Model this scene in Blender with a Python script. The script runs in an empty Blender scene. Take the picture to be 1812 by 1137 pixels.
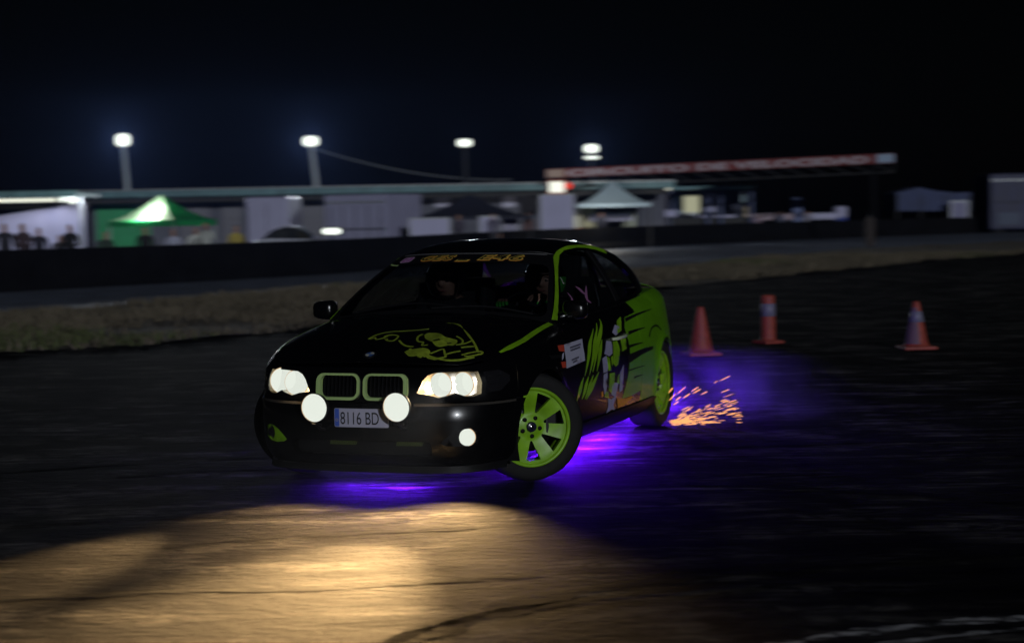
import bpy, bmesh, math, random
import numpy as np
from mathutils import Vector, Matrix
from mathutils.geometry import delaunay_2d_cdt
random.seed(7); rng = np.random.default_rng(7)
SC = bpy.context.scene; COL = SC.collection; R = math.radians

# ---------------------------------------------------------------- camera, sky, sun, exposure
FPX, CAMH, PITCH, ROLL = 3168.0, 1.555, -.05917, -.01796      # focal length for a picture 1812 wide
cam_d = bpy.data.cameras.new('camera'); cam = bpy.data.objects.new('camera', cam_d); COL.objects.link(cam); SC.camera = cam
cam_d.sensor_width = 36; cam_d.lens = 36*FPX/1812; cam_d.clip_start = .1; cam_d.clip_end = 2000
_f = Vector((0, math.cos(PITCH), math.sin(PITCH))); _u0 = Vector((0, -math.sin(PITCH), math.cos(PITCH))); _r0 = Vector((1, 0, 0))
CR = math.cos(ROLL)*_r0+math.sin(ROLL)*_u0; CU = -math.sin(ROLL)*_r0+math.cos(ROLL)*_u0
cam.matrix_world = Matrix(((CR.x, CU.x, -_f.x, 0), (CR.y, CU.y, -_f.y, 0), (CR.z, CU.z, -_f.z, CAMH), (0, 0, 0, 1)))
cam_d.dof.use_dof = True; cam_d.dof.focus_distance = 10.6; cam_d.dof.aperture_fstop = 2.2; cam_d.dof.aperture_ratio = .4

SC.world = bpy.data.worlds.new('World'); SC.world.use_nodes = True
wn = SC.world.node_tree.nodes; wl = SC.world.node_tree.links
SUN_EL, SUN_AZ = R(12), R(17)                                 # SUN_AZ: to the right of straight behind the camera
sky = wn.new('ShaderNodeTexSky'); sky.sky_type = 'NISHITA'; sky.sun_disc = False; sky.sun_elevation = SUN_EL
sky.sun_rotation = math.pi-SUN_AZ
wl.new(sky.outputs[0], wn['Background'].inputs[0]); wn['Background'].inputs[1].default_value = .00012
sd = bpy.data.lights.new('sun', 'SUN'); sun = bpy.data.objects.new('sun', sd); COL.objects.link(sun)
sd.energy = .9; sd.angle = R(.5); sd.color = (.90, .94, 1)
_to = Vector((math.sin(SUN_AZ)*math.cos(SUN_EL), -math.cos(SUN_AZ)*math.cos(SUN_EL), math.sin(SUN_EL)))
sun.rotation_euler = _to.to_track_quat('Z', 'Y').to_euler()
SC.view_settings.view_transform = 'Standard'; SC.view_settings.look = 'None'; SC.view_settings.exposure = 0; SC.view_settings.gamma = 1
SC.view_settings.use_curve_mapping = False
SC.render.engine = 'CYCLES'
SC.cycles.use_denoising = True; SC.cycles.max_bounces = 8; SC.cycles.transparent_max_bounces = 12; SC.cycles.volume_bounces = 0
SC.cycles.sample_clamp_indirect = 3; SC.cycles.volume_step_rate = 2; SC.cycles.volume_max_steps = 96; SC.cycles.caustics_reflective = False; SC.cycles.caustics_refractive = False

def at(px, py, Y):                                            # where the sight line through a photograph pixel is Y metres away
    d = _f+CR*((px-906)/FPX)-CU*((py-568.5)/FPX)
    t = Y/d.y
    return Vector((d.x*t, Y, CAMH+d.z*t))
def hor(px): return 568.5-FPX*math.tan(-PITCH)+(906-px)*math.tan(-ROLL)

# ---------------------------------------------------------------- object helpers
def tag(o, label=None, cat=None, group=None, kind=None):
    for k, v in (('label', label), ('category', cat), ('group', group), ('kind', kind)):
        if v: o[k] = v
    return o
def empty(name, loc=(0,0,0), rz=0, parent=None):
    o = bpy.data.objects.new(name, None); COL.objects.link(o); o.location = loc; o.rotation_euler = (0, 0, rz); o.empty_display_size = .1
    if parent: o.parent = parent
    return o
def thing(name, label, cat, loc=(0,0,0), rz=0, group=None): return tag(empty(name, loc, rz), label, cat, group)
def copy_tree(o, parent=None):
    c = o.copy(); COL.objects.link(c)
    if parent: c.parent = parent
    for ch in [k for k in SC.objects if k.parent == o]: copy_tree(ch, c)
    return c

class MB:
    def __init__(s): s.v = []; s.f = []; s.m = []; s.sm = []; s.n = 0; s.mats = []
    def add(s, V, F, smooth=False, mi=0):
        b = s.n; s.v += [tuple(float(c) for c in p) for p in V]; s.n = len(s.v)
        for f in F: s.f.append(tuple(int(i)+b for i in f)); s.sm.append(smooth); s.m.append(mi)
        return s
    def box(s, c, d, rz=0, bev=0, M=None, mi=0):
        x, y, z = d[0]/2, d[1]/2, d[2]/2
        if bev:
            bm = bmesh.new(); bmesh.ops.create_cube(bm, size=1); bmesh.ops.scale(bm, vec=d, verts=bm.verts)
            bmesh.ops.bevel(bm, geom=bm.edges[:], offset=bev, segments=2, affect='EDGES', profile=.6)
            bm.verts.index_update(); V = [v.co.copy() for v in bm.verts]; F = [[v.index for v in f.verts] for f in bm.faces]; bm.free()
        else:
            V = [Vector((i*x, j*y, k*z)) for i in (-1,1) for j in (-1,1) for k in (-1,1)]
            F = [(0,1,3,2),(4,6,7,5),(0,4,5,1),(2,3,7,6),(0,2,6,4),(1,5,7,3)]
        T = M if M is not None else Matrix.Rotation(rz, 4, 'Z')
        return s.add([T@v+Vector(c) for v in V], F, False, mi)
    def tube(s, pts, r, n=8, smooth=True, cap=True, mi=0):
        P = [Vector(p) for p in pts]; rr = r if isinstance(r, (list, tuple)) else [r]*len(P)
        V = []; F = []; up = None
        for i, p in enumerate(P):
            t = (P[min(i+1, len(P)-1)]-P[max(i-1, 0)]).normalized()
            a = (up if up is not None else (Vector((0,0,1)) if abs(t.z) < .9 else Vector((1,0,0))))
            a = (a-t*a.dot(t)).normalized(); up = a; b = t.cross(a)
            V += [p+(a*math.cos(2*math.pi*k/n)+b*math.sin(2*math.pi*k/n))*rr[i] for k in range(n)]
        for i in range(len(P)-1):
            for k in range(n): F.append((i*n+k, i*n+(k+1)%n, (i+1)*n+(k+1)%n, (i+1)*n+k))
        s.add(V, F, smooth, mi)
        if cap: s.add(V[:n], [tuple(range(n))[::-1]], False, mi); s.add(V[-n:], [tuple(range(n))], False, mi)
        return s
    def lathe(s, prof, M=None, n=32, smooth=True, mi=0, close=False):   # prof: (radius, along) turned about local Y
        V = []; F = []; m = len(prof)
        for k in range(n):
            a = 2*math.pi*k/n
            for r, h in prof: V.append(Vector((r*math.cos(a), h, r*math.sin(a))))
        for k in range(n):
            for i in range(m-1 if not close else m):
                F.append((k*m+i, ((k+1)%n)*m+i, ((k+1)%n)*m+(i+1)%m, k*m+(i+1)%m))
        if M is not None: V = [M@v for v in V]
        return s.add(V, F, smooth, mi)
    def patch(s, out, fn, res=.05, holes=(), t=0., flip=False, mirror=False, smooth=True, mi=0, off=0.):
        V, B, Fc = _cdt(out, res, holes)
        A = fn(V[:,0], V[:,1], off)
        # outward side
        c = A[Fc[:min(len(Fc),400)]]; nrm = np.cross(c[:,1]-c[:,0], c[:,2]-c[:,0])
        o = fn(V[:,0], V[:,1], off+.01)-A
        sgn = (nrm*o[Fc[:min(len(Fc),400)]].mean(1)).sum()
        F = Fc if sgn >= 0 else Fc[:, ::-1]
        if mirror: A = A*[1,-1,1]; F = F[:, ::-1]
        s.add(A, F, smooth, mi)
        if t:
            Bk = fn(V[:,0], V[:,1], off-t)
            if mirror: Bk = Bk*[1,-1,1]
            s.add(Bk, F[:, ::-1], smooth, mi)
            cnt = {}
            for f in F:
                for i in range(3):
                    e = (f[i], f[(i+1)%3]); cnt[e] = 1
            W = [(a, b) for (a, b) in cnt if (b, a) not in cnt]
            for a, b in W: s.add([A[a], Bk[a], Bk[b], A[b]], [(0,1,2,3)], False, mi)
        return s
    def build(s, name, mat, parent=None, loc=None):
        me = bpy.data.meshes.new(name); me.from_pydata(s.v, [], s.f)
        mats = mat if isinstance(mat, (list, tuple)) else [mat]
        for m in mats: me.materials.append(m)
        me.polygons.foreach_set('use_smooth', s.sm)
        if len(mats) > 1: me.polygons.foreach_set('material_index', s.m)
        me.update()
        o = bpy.data.objects.new(name, me); COL.objects.link(o)
        if parent: o.parent = parent
        if loc is not None: o.location = loc
        return o
def _dens(poly, res):
    out = []
    n = len(poly)
    for i in range(n):
        a = np.array(poly[i], float); b = np.array(poly[(i+1)%n], float); k = max(1, int(math.ceil(np.linalg.norm(b-a)/res)))
        for j in range(k): out.append(a+(b-a)*j/k)
    return np.array(out)
def _inside(P, poly):
    x, y = P[:,0], P[:,1]; r = np.zeros(len(P), bool); n = len(poly); j = n-1
    for i in range(n):
        xi, yi = poly[i]; xj, yj = poly[j]
        c = ((yi > y) != (yj > y)); dy = (yj-yi) if yj != yi else 1e-12
        r ^= c & (x < (xj-xi)*(y-yi)/dy+xi); j = i
    return r
def _cdt(out, res, holes):
    O = _dens(out, res); Hs = [_dens(h, res) for h in holes]
    lo = O.min(0); hi = O.max(0)
    gx = np.arange(lo[0]+res*.5, hi[0], res); gy = np.arange(lo[1]+res*.5, hi[1], res)
    G = np.array([(x, y) for x in gx for y in gy]) if len(gx) and len(gy) else np.zeros((0,2))
    if len(G):
        k = _inside(G, O)
        for h in Hs: k &= ~_inside(G, h)
        G = G[k]
        Bd = np.vstack([O]+Hs)
        if len(G): G = G[(((G[:,None,:]-Bd[None])**2).sum(2).min(1)) > (res*.45)**2]
    V = [tuple(p) for p in O]; E = [(i, (i+1)%len(O)) for i in range(len(O))]
    for h in Hs:
        b = len(V); V += [tuple(p) for p in h]; E += [(b+i, b+(i+1)%len(h)) for i in range(len(h))]
    V += [tuple(p) for p in G]
    vv, ee, ff, *_ = delaunay_2d_cdt([Vector(p) for p in V], E, [], 0, 1e-6)
    P = np.array([(v.x, v.y) for v in vv]); F = np.array([f for f in ff if len(f) == 3], int)
    c = P[F].mean(1); k = _inside(c, O)
    for h in Hs: k &= ~_inside(c, h)
    return P, None, F[k]
def arc(cx, cy, r, a0, a1, n=24):
    return [(cx+r*math.cos(R(a0+(a1-a0)*i/n)), cy+r*math.sin(R(a0+(a1-a0)*i/n))) for i in range(n+1)]
def ribbon(pts, w):                                           # polyline with a width (or one per point) to a polygon
    P = np.array(pts, float); n = len(P); w = np.array(w if hasattr(w, '__len__') else [w]*n, float)
    T = np.gradient(P, axis=0); T /= np.linalg.norm(T, axis=1)[:,None]; N = np.stack([-T[:,1], T[:,0]], 1)
    return [tuple(p) for p in P+N*w[:,None]/2]+[tuple(p) for p in (P-N*w[:,None]/2)[::-1]]
def smooth_line(pts, k=5):
    P = [np.array(p, float) for p in pts]; P = [2*P[0]-P[1]]+P+[2*P[-1]-P[-2]]; out = []
    for i in range(1, len(P)-2):
        for j in range(k):
            t = j/k; a, b, c, d = P[i-1], P[i], P[i+1], P[i+2]
            out.append(tuple(.5*(2*b+(c-a)*t+(2*a-5*b+4*c-d)*t*t+(3*b-a-3*c+d)*t**3)))
    return out+[tuple(P[-2])]
def rrect(x0, x1, y0, y1, r, n=5):
    return arc(x1-r, y1-r, r, 0, 90, n)+arc(x0+r, y1-r, r, 90, 180, n)+arc(x0+r, y0+r, r, 180, 270, n)+arc(x1-r, y0+r, r, 270, 360, n)
def sym(out, res=.05): return out+[(-a, b) for a, b in out[::-1]]

def text_mesh(txt, size=1., off=0., shear=0., space=1., align='LEFT', line=0.):
    cu = bpy.data.curves.new('lettering', 'FONT'); cu.body = txt; cu.size = size; cu.offset = off; cu.shear = shear; cu.space_character = space; cu.align_x = align
    if line: cu.fill_mode = 'NONE'; cu.bevel_depth = line; cu.bevel_resolution = 0; cu.resolution_u = 5
    o = bpy.data.objects.new('lettering', cu); COL.objects.link(o)
    dg = bpy.context.evaluated_depsgraph_get(); me = bpy.data.meshes.new_from_object(o.evaluated_get(dg))
    V = np.array([v.co[:] for v in me.vertices]); F = [tuple(p.vertices) for p in me.polygons]
    bpy.data.objects.remove(o); bpy.data.curves.remove(cu); bpy.data.meshes.remove(me)
    return V, F

# ---------------------------------------------------------------- materials
def pm(name, col, rough=.5, metal=0., coat=0., var=0., scale=8., bump=0., bscale=60., emit=None, es=0., stretch=None, spec=None, trans=0.):
    m = bpy.data.materials.new(name); m.use_nodes = True; N = m.node_tree.nodes; L = m.node_tree.links; b = N['Principled BSDF']
    b.inputs['Base Color'].default_value = (*col, 1); b.inputs['Roughness'].default_value = rough; b.inputs['Metallic'].default_value = metal
    b.inputs['Coat Weight'].default_value = coat; b.inputs['Coat Roughness'].default_value = .03
    if spec is not None: b.inputs['Specular IOR Level'].default_value = spec
    if trans: b.inputs['Transmission Weight'].default_value = trans
    if emit: b.inputs['Emission Color'].default_value = (*emit, 1); b.inputs['Emission Strength'].default_value = es
    tc = N.new('ShaderNodeTexCoord'); mp = N.new('ShaderNodeMapping'); L.new(tc.outputs['Object'], mp.inputs[0])
    if stretch: mp.inputs['Scale'].default_value = stretch
    if var:
        t = N.new('ShaderNodeTexNoise'); t.inputs['Scale'].default_value = scale; t.inputs['Detail'].default_value = 6; L.new(mp.outputs[0], t.inputs[0])
        r = N.new('ShaderNodeValToRGB'); r.color_ramp.elements[0].position = .3; r.color_ramp.elements[1].position = .72
        r.color_ramp.elements[0].color = (*[max(0, c*(1-var)) for c in col], 1); r.color_ramp.elements[1].color = (*[min(1, c*(1+var)) for c in col], 1)
        L.new(t.outputs[0], r.inputs[0]); L.new(r.outputs[0], b.inputs['Base Color'])
        mr = N.new('ShaderNodeMapRange'); mr.inputs[3].default_value = max(0, rough-.08); mr.inputs[4].default_value = min(1, rough+.1); L.new(t.outputs[0], mr.inputs[0]); L.new(mr.outputs[0], b.inputs['Roughness'])
    if bump:
        t = N.new('ShaderNodeTexNoise'); t.inputs['Scale'].default_value = bscale; t.inputs['Detail'].default_value = 4; L.new(mp.outputs[0], t.inputs[0])
        bp = N.new('ShaderNodeBump'); bp.inputs['Strength'].default_value = bump; bp.inputs['Distance'].default_value = .02; L.new(t.outputs[0], bp.inputs['Height']); L.new(bp.outputs[0], b.inputs['Normal'])
    return m
def lampmat(name, col, st):
    m = bpy.data.materials.new(name); m.use_nodes = True; N = m.node_tree.nodes; L = m.node_tree.links
    N.remove(N['Principled BSDF']); e = N.new('ShaderNodeEmission'); e.inputs[0].default_value = (*col, 1); e.inputs[1].default_value = st
    L.new(e.outputs[0], N['Material Output'].inputs[0]); return m
def glassmat(name, tint, refl=.5):
    m = bpy.data.materials.new(name); m.use_nodes = True; N = m.node_tree.nodes; L = m.node_tree.links; N.remove(N['Principled BSDF'])
    tr = N.new('ShaderNodeBsdfTransparent'); tr.inputs[0].default_value = (*tint, 1); gl = N.new('ShaderNodeBsdfGlossy'); gl.inputs['Roughness'].default_value = .03
    fr = N.new('ShaderNodeFresnel'); fr.inputs[0].default_value = 1.45; mx = N.new('ShaderNodeMixShader'); mu = N.new('ShaderNodeMath'); mu.operation = 'MULTIPLY'; mu.inputs[1].default_value = refl
    L.new(fr.outputs[0], mu.inputs[0]); L.new(mu.outputs[0], mx.inputs[0]); L.new(tr.outputs[0], mx.inputs[1]); L.new(gl.outputs[0], mx.inputs[2]); L.new(mx.outputs[0], N['Material Output'].inputs[0]); return m
BLACK = pm('black_paint', (.0022,.0022,.0028), .24, coat=.35, bump=.02, bscale=400)
GREEN = pm('green_wrap', (.125,.34,.008), .34, coat=.25, var=.1, scale=5)
LIME = pm('lime_paint', (.22,.47,.012), .38, coat=.3, var=.22, scale=11)
LIMEDUST = pm('dusty_lime_decal', (.30,.40,.03), .55, var=.3, scale=40)
PALE = pm('pale_green_plastic', (.44,.62,.24), .4)
LILAC = pm('lilac_grey_decal', (.34,.33,.50), .5, var=.1, scale=30)
WHITEP = pm('white_print', (.46,.46,.60), .45)
REDP = pm('red_print', (.55,.06,.03), .45)
ORANGEP = pm('orange_print', (.80,.30,.04), .5, var=.3, scale=60)
YELP = pm('yellow_print', (.85,.66,.12), .5)
PINKP = pm('pink_print', (.28,.12,.26), .5)
TRIM = pm('black_trim', (.005,.005,.006), .55, spec=.25)
RUBBER = pm('tyre_rubber', (.0035,.0035,.004), .8, var=.3, scale=30, bump=.15, bscale=120)
DARKM = pm('dark_metal', (.03,.03,.032), .45, metal=.8)
CHROME = pm('chrome', (.75,.75,.75), .12, metal=1)
INT = pm('interior_cloth', (.008,.008,.009), .85)
GLASS = glassmat('car_glass', (.54,.58,.62), .6)
LENSCLR = glassmat('lamp_cover', (.95,.95,.95), .6)
LENSOFF = pm('unlit_lens', (.012,.012,.014), .1, coat=1)
HLIT = lampmat('headlight_lit', (.80,.85,.76), 1.)
HRIM = lampmat('headlight_edge', (1,.66,.36), .62)
REFL = pm('reflector', (.7,.62,.5), .25, metal=.9)
VIOLETE = lampmat('violet_led', (.12,.01,1.), 3.)
# ---- car skin functions
# <<GEOM  surfaces of the car, in car space: x forward from the front axle, y to the left, z up from the ground
def spl(pts):
    X = np.array([p[0] for p in pts], float); Y = np.array([p[1] for p in pts], float)
    if X[0] > X[-1]: X = X[::-1]; Y = Y[::-1]
    h = np.diff(X); d = np.diff(Y)/h
    m = np.zeros_like(Y); m[0] = d[0]; m[-1] = d[-1]
    for i in range(1, len(X)-1):
        m[i] = 0 if d[i-1]*d[i] <= 0 else (h[i-1]+h[i])*3/((2*h[i]+h[i-1])/d[i-1]+(h[i]+2*h[i-1])/d[i])
    def f(x):
        x = np.clip(np.asarray(x, float), X[0], X[-1])
        i = np.clip(np.searchsorted(X, x)-1, 0, len(X)-2)
        t = (x-X[i])/h[i]
        return Y[i]*(1+2*t)*(1-t)**2+m[i]*h[i]*t*(1-t)**2+Y[i+1]*t*t*(3-2*t)+m[i+1]*h[i]*t*t*(t-1)
    return f
def sm(a, b, x):
    t = np.clip((np.asarray(x, float)-a)/(b-a), 0, 1); return t*t*(3-2*t)
PLAN = [(.77,0),(.768,.2),(.745,.40),(.69,.565),(.56,.71),(.33,.80),(0,.85),(-.5,.868),(-1.3,.876),(-2.2,.876),(-2.725,.844),
        (-3.1,.79),(-3.4,.705),(-3.58,.60),(-3.67,.46),(-3.70,.22),(-3.70,0)]
def _plan():
    P = np.array(PLAN, float)
    Q = np.vstack([P[1]*[1,-1], P, P[-2]*[1,-1]])
    out = []
    for i in range(1, len(Q)-2):
        t = np.linspace(0, 1, 40, endpoint=False)[:,None]
        a, b, c, d = Q[i-1], Q[i], Q[i+1], Q[i+2]
        # centripetal Catmull-Rom keeps uneven spans from overshooting
        k1 = np.linalg.norm(b-a)**.5; k2 = k1+np.linalg.norm(c-b)**.5; k3 = k2+np.linalg.norm(d-c)**.5
        u = k1+(k2-k1)*t
        A1=(k1-u)/k1*a+u/k1*b; A2=(k2-u)/(k2-k1)*b+(u-k1)/(k2-k1)*c; A3=(k3-u)/(k3-k2)*c+(u-k2)/(k3-k2)*d
        B1=(k2-u)/k2*A1+u/k2*A2; B2=(k3-u)/(k3-k1)*A2+(u-k1)/(k3-k1)*A3
        out.append((k2-u)/(k2-k1)*B1+(u-k1)/(k2-k1)*B2)
    C = np.vstack(out+[P[-1:]])
    C[:,1] = np.maximum(C[:,1], 0)
    S = np.concatenate([[0], np.cumsum(np.linalg.norm(np.diff(C,axis=0),axis=1))])
    T = np.gradient(C, S, axis=0); T /= np.linalg.norm(T,axis=1)[:,None]
    N = np.stack([T[:,1], -T[:,0]], 1)          # outward
    return C, S, N
PC, PS, PN = _plan()
def s_of_x(x):                                    # flank
    return np.interp(-np.asarray(x,float), -PC[:,0][1:-1], PS[1:-1])
_fi = int(np.argmax(PC[:,1] > .80)); _ri = len(PC)-int(np.argmax(PC[::-1,1] > .80))
def s_front(y): return np.interp(np.asarray(y,float), PC[:_fi,1], PS[:_fi])
def s_rear(y): return np.interp(np.asarray(y,float), PC[_ri:,1][::-1], PS[_ri:][::-1])
ze = spl([(.70,.712),(.60,.722),(.45,.752),(.3,.785),(0,.832),(-.5,.888),(-1.0,.905),(-1.6,.925),(-2.2,.955),(-2.7,.985),(-3.1,.995),(-3.5,.985),(-3.70,.975)])  # shoulder
zc = spl([(.72,.714),(.66,.748),(.5,.805),(.25,.868),(0,.912),(-.25,.945),(-.5,.968),(-.9,.99),(-2.9,1.045),(-3.2,1.05),(-3.5,1.04),(-3.62,1.03),(-3.70,.985)])  # centreline of bonnet and boot
SIDE = spl([(.13,.12),(.17,.075),(.21,.035),(.27,.016),(.36,.006),(.48,0),(.60,0),(.68,.005),(.72,.014),(.80,.026),(.90,.045),(1.0,.07)])
FRONT = spl([(.13,.075),(.165,.045),(.20,.018),(.26,.004),(.34,0),(.45,0),(.50,.008),(.525,.03),(.56,.046),(.64,.056),(.69,.07),(.72,.085)])
REAR = spl([(.13,.12),(.18,.07),(.26,.015),(.36,0),(.52,0),(.58,.012),(.62,.03),(.8,.045),(.95,.07),(1.0,.08)])
def inset(s, z):
    s = np.asarray(s,float); z = np.asarray(z,float)
    y = np.interp(s, PS, PC[:,1]); x = np.interp(s, PS, PC[:,0])
    wf = sm(.82,.60,y)*(x > -1); wr = sm(.82,.60,y)*(x < -1)
    zt = ze(x); q = np.clip((z-(zt-.09))/.09, 0, 1)**2*.055*(1-wf)
    arch = 0
    for ax in (0., -2.725):                       # swollen wheel-arch lips
        r = np.hypot(x-ax, z-.31); arch = arch-.016*np.exp(-((r-.352)/.035)**2)*(z > .12)
    return SIDE(z)*(1-wf-wr)+FRONT(z)*wf+REAR(z)*wr+q+arch*(1-wf)*(1-wr)
def S_(s, z, off=0.):                             # left flank / front / rear skin
    s = np.asarray(s,float); z = np.asarray(z,float)
    i = inset(s, z)-off
    nx = np.interp(s, PS, PN[:,0]); ny = np.interp(s, PS, PN[:,1]); n = np.hypot(nx, ny)
    return np.stack([np.interp(s,PS,PC[:,0])-nx/n*i, np.interp(s,PS,PC[:,1])-ny/n*i, z+0*s], -1)
def flank(x, z, off=0.): return S_(s_of_x(x), z, off)
def nose(y, z, off=0.): return S_(s_front(y), z, off)
# shoulder edge of the bonnet/boot sheet: y as a function of x
_sh = S_(PS, ze(PC[:,0]))
_k = np.argsort(_sh[:,0]); _shx = np.maximum.accumulate(_sh[_k,0]+np.arange(len(_k))*1e-9); _shy = _sh[_k,1]
def yedge(x): return np.maximum(np.interp(x, _shx, _shy), .02)
def H(x, y, off=0.):                              # bonnet and boot sheet
    x = np.asarray(x,float); y = np.asarray(y,float)
    v = np.clip(np.abs(y)/yedge(x), 0, 1.02)
    zz = zc(x)-(zc(x)-ze(x))*(.30*v**2+.70*v**6)
    zz = zz+.012*np.exp(-((np.abs(y)-.30-.1*(.6-x))/.05)**2)*sm(.72,.45,x)*sm(-.75,-.2,x)   # bonnet creases run to the kidneys
    return np.stack([x, y, zz+off], -1)
# greenhouse
_dx = spl([(-.3,.015),(-.6,.012),(-1.2,.012),(-2.2,.012),(-2.5,.022),(-2.8,.05),(-3.1,.105),(-3.3,.15)])
def ybelt(x): return S_(s_of_x(x), ze(x))[...,1]-_dx(x)
def G_(x, z, off=0.):                             # left side of the cabin
    x = np.asarray(x,float); z = np.asarray(z,float)
    d = np.maximum(z-ze(x), -.05)
    return np.stack([x, ybelt(x)-.40*d-.50*d*d+off, z+off*.35], -1)
redge = spl([(-1.14,1.297),(-1.3,1.327),(-1.6,1.350),(-1.9,1.345),(-2.15,1.315),(-2.4,1.262)])     # roof rail height
rcen = spl([(-1.0,1.314),(-1.15,1.347),(-1.35,1.380),(-1.65,1.398),(-1.95,1.393),(-2.2,1.370),(-2.45,1.318)])
def Rf(x, y, off=0.):
    x = np.asarray(x,float); y = np.asarray(y,float)
    ye = G_(x, redge(x))[...,1]; v = np.clip(np.abs(y)/ye, 0, 1.02)
    return np.stack([x, y, rcen(x)-(rcen(x)-redge(x))*(.45*v**2+.55*v**5)+off], -1)
WB = (-.43,.893); WT = (-1.14,1.295)              # windscreen corner, bottom and top (x, z on the cabin side)
RB = (-3.06,1.0); RT = (-2.40,1.262)
def Ws(u, v, off=0.):                             # windscreen: u across -1..1, v up 0..1
    u = np.asarray(u,float); v = np.asarray(v,float)
    b = G_(WB[0], WB[1]); t = G_(WT[0], WT[1]); a = u*u
    bx = -.33+(b[0]+.33)*a; bz = .962+(b[2]-.962)*a; tx = -1.0+(t[0]+1.0)*a; tz = 1.314+(t[2]-1.314)*(.45*a+.55*np.abs(u)**5)
    k = 4*v*(1-v)*.022
    return np.stack([bx+(tx-bx)*v+k*.45+off*.5, (b[1]+(t[1]-b[1])*v+.4*k*a)*u, bz+(tz-bz)*v+k*.9+off*.87], -1)
def Wr(u, v, off=0.):
    u = np.asarray(u,float); v = np.asarray(v,float)
    b = G_(RB[0], RB[1]); t = G_(RT[0], RT[1]); a = u*u
    bx = -3.13+(b[0]+3.13)*a; bz = 1.04+(b[2]-1.04)*a; tx = -2.47+(t[0]+2.47)*a; tz = rcen(-2.45)-.005+(t[2]-rcen(-2.45)+.005)*a
    k = 4*v*(1-v)*.03
    return np.stack([bx+(tx-bx)*v-k*.35-off*.3, (b[1]+(t[1]-b[1])*v)*u, bz+(tz-bz)*v+k*.9+off*.9], -1)
# GEOM>>
# ---------------------------------------------------------------- the setting: ground, road, verges
BAR = [(-26,20),(-15.5,36.2),(-11.8,41.5),(-6.5,48.7),(-4.2,53.5),(1.1,72),(7.9,84.5),(17.4,96.2),(33,110),(60,125)]
BARS = np.array(smooth_line(BAR, 8))
def beyond(X, Y):                                             # distance past the barrier line (positive on the paddock side)
    X = np.asarray(X,float); Y = np.asarray(Y,float)
    a = BARS[:-1]; b = BARS[1:]; d = b-a
    best = np.full(X.shape, 1e9); sg = np.zeros(X.shape)
    for i in range(len(a)):
        t = np.clip(((X-a[i,0])*d[i,0]+(Y-a[i,1])*d[i,1])/(d[i]@d[i]), 0, 1)
        dx = X-a[i,0]-t*d[i,0]; dy = Y-a[i,1]-t*d[i,1]; r = np.hypot(dx, dy)
        s = np.sign(d[i,0]*dy-d[i,1]*dx); k = r < best; best = np.where(k, r, best); sg = np.where(k, s, sg)
    return best*sg
def gz(X, Y): return -.45*sm(.6, 5., beyond(X, Y))+.38*np.exp(-((np.asarray(X,float)+7.2)**2/12+(np.asarray(Y,float)-61)**2/8))   # a low mound carries the pale car
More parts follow.
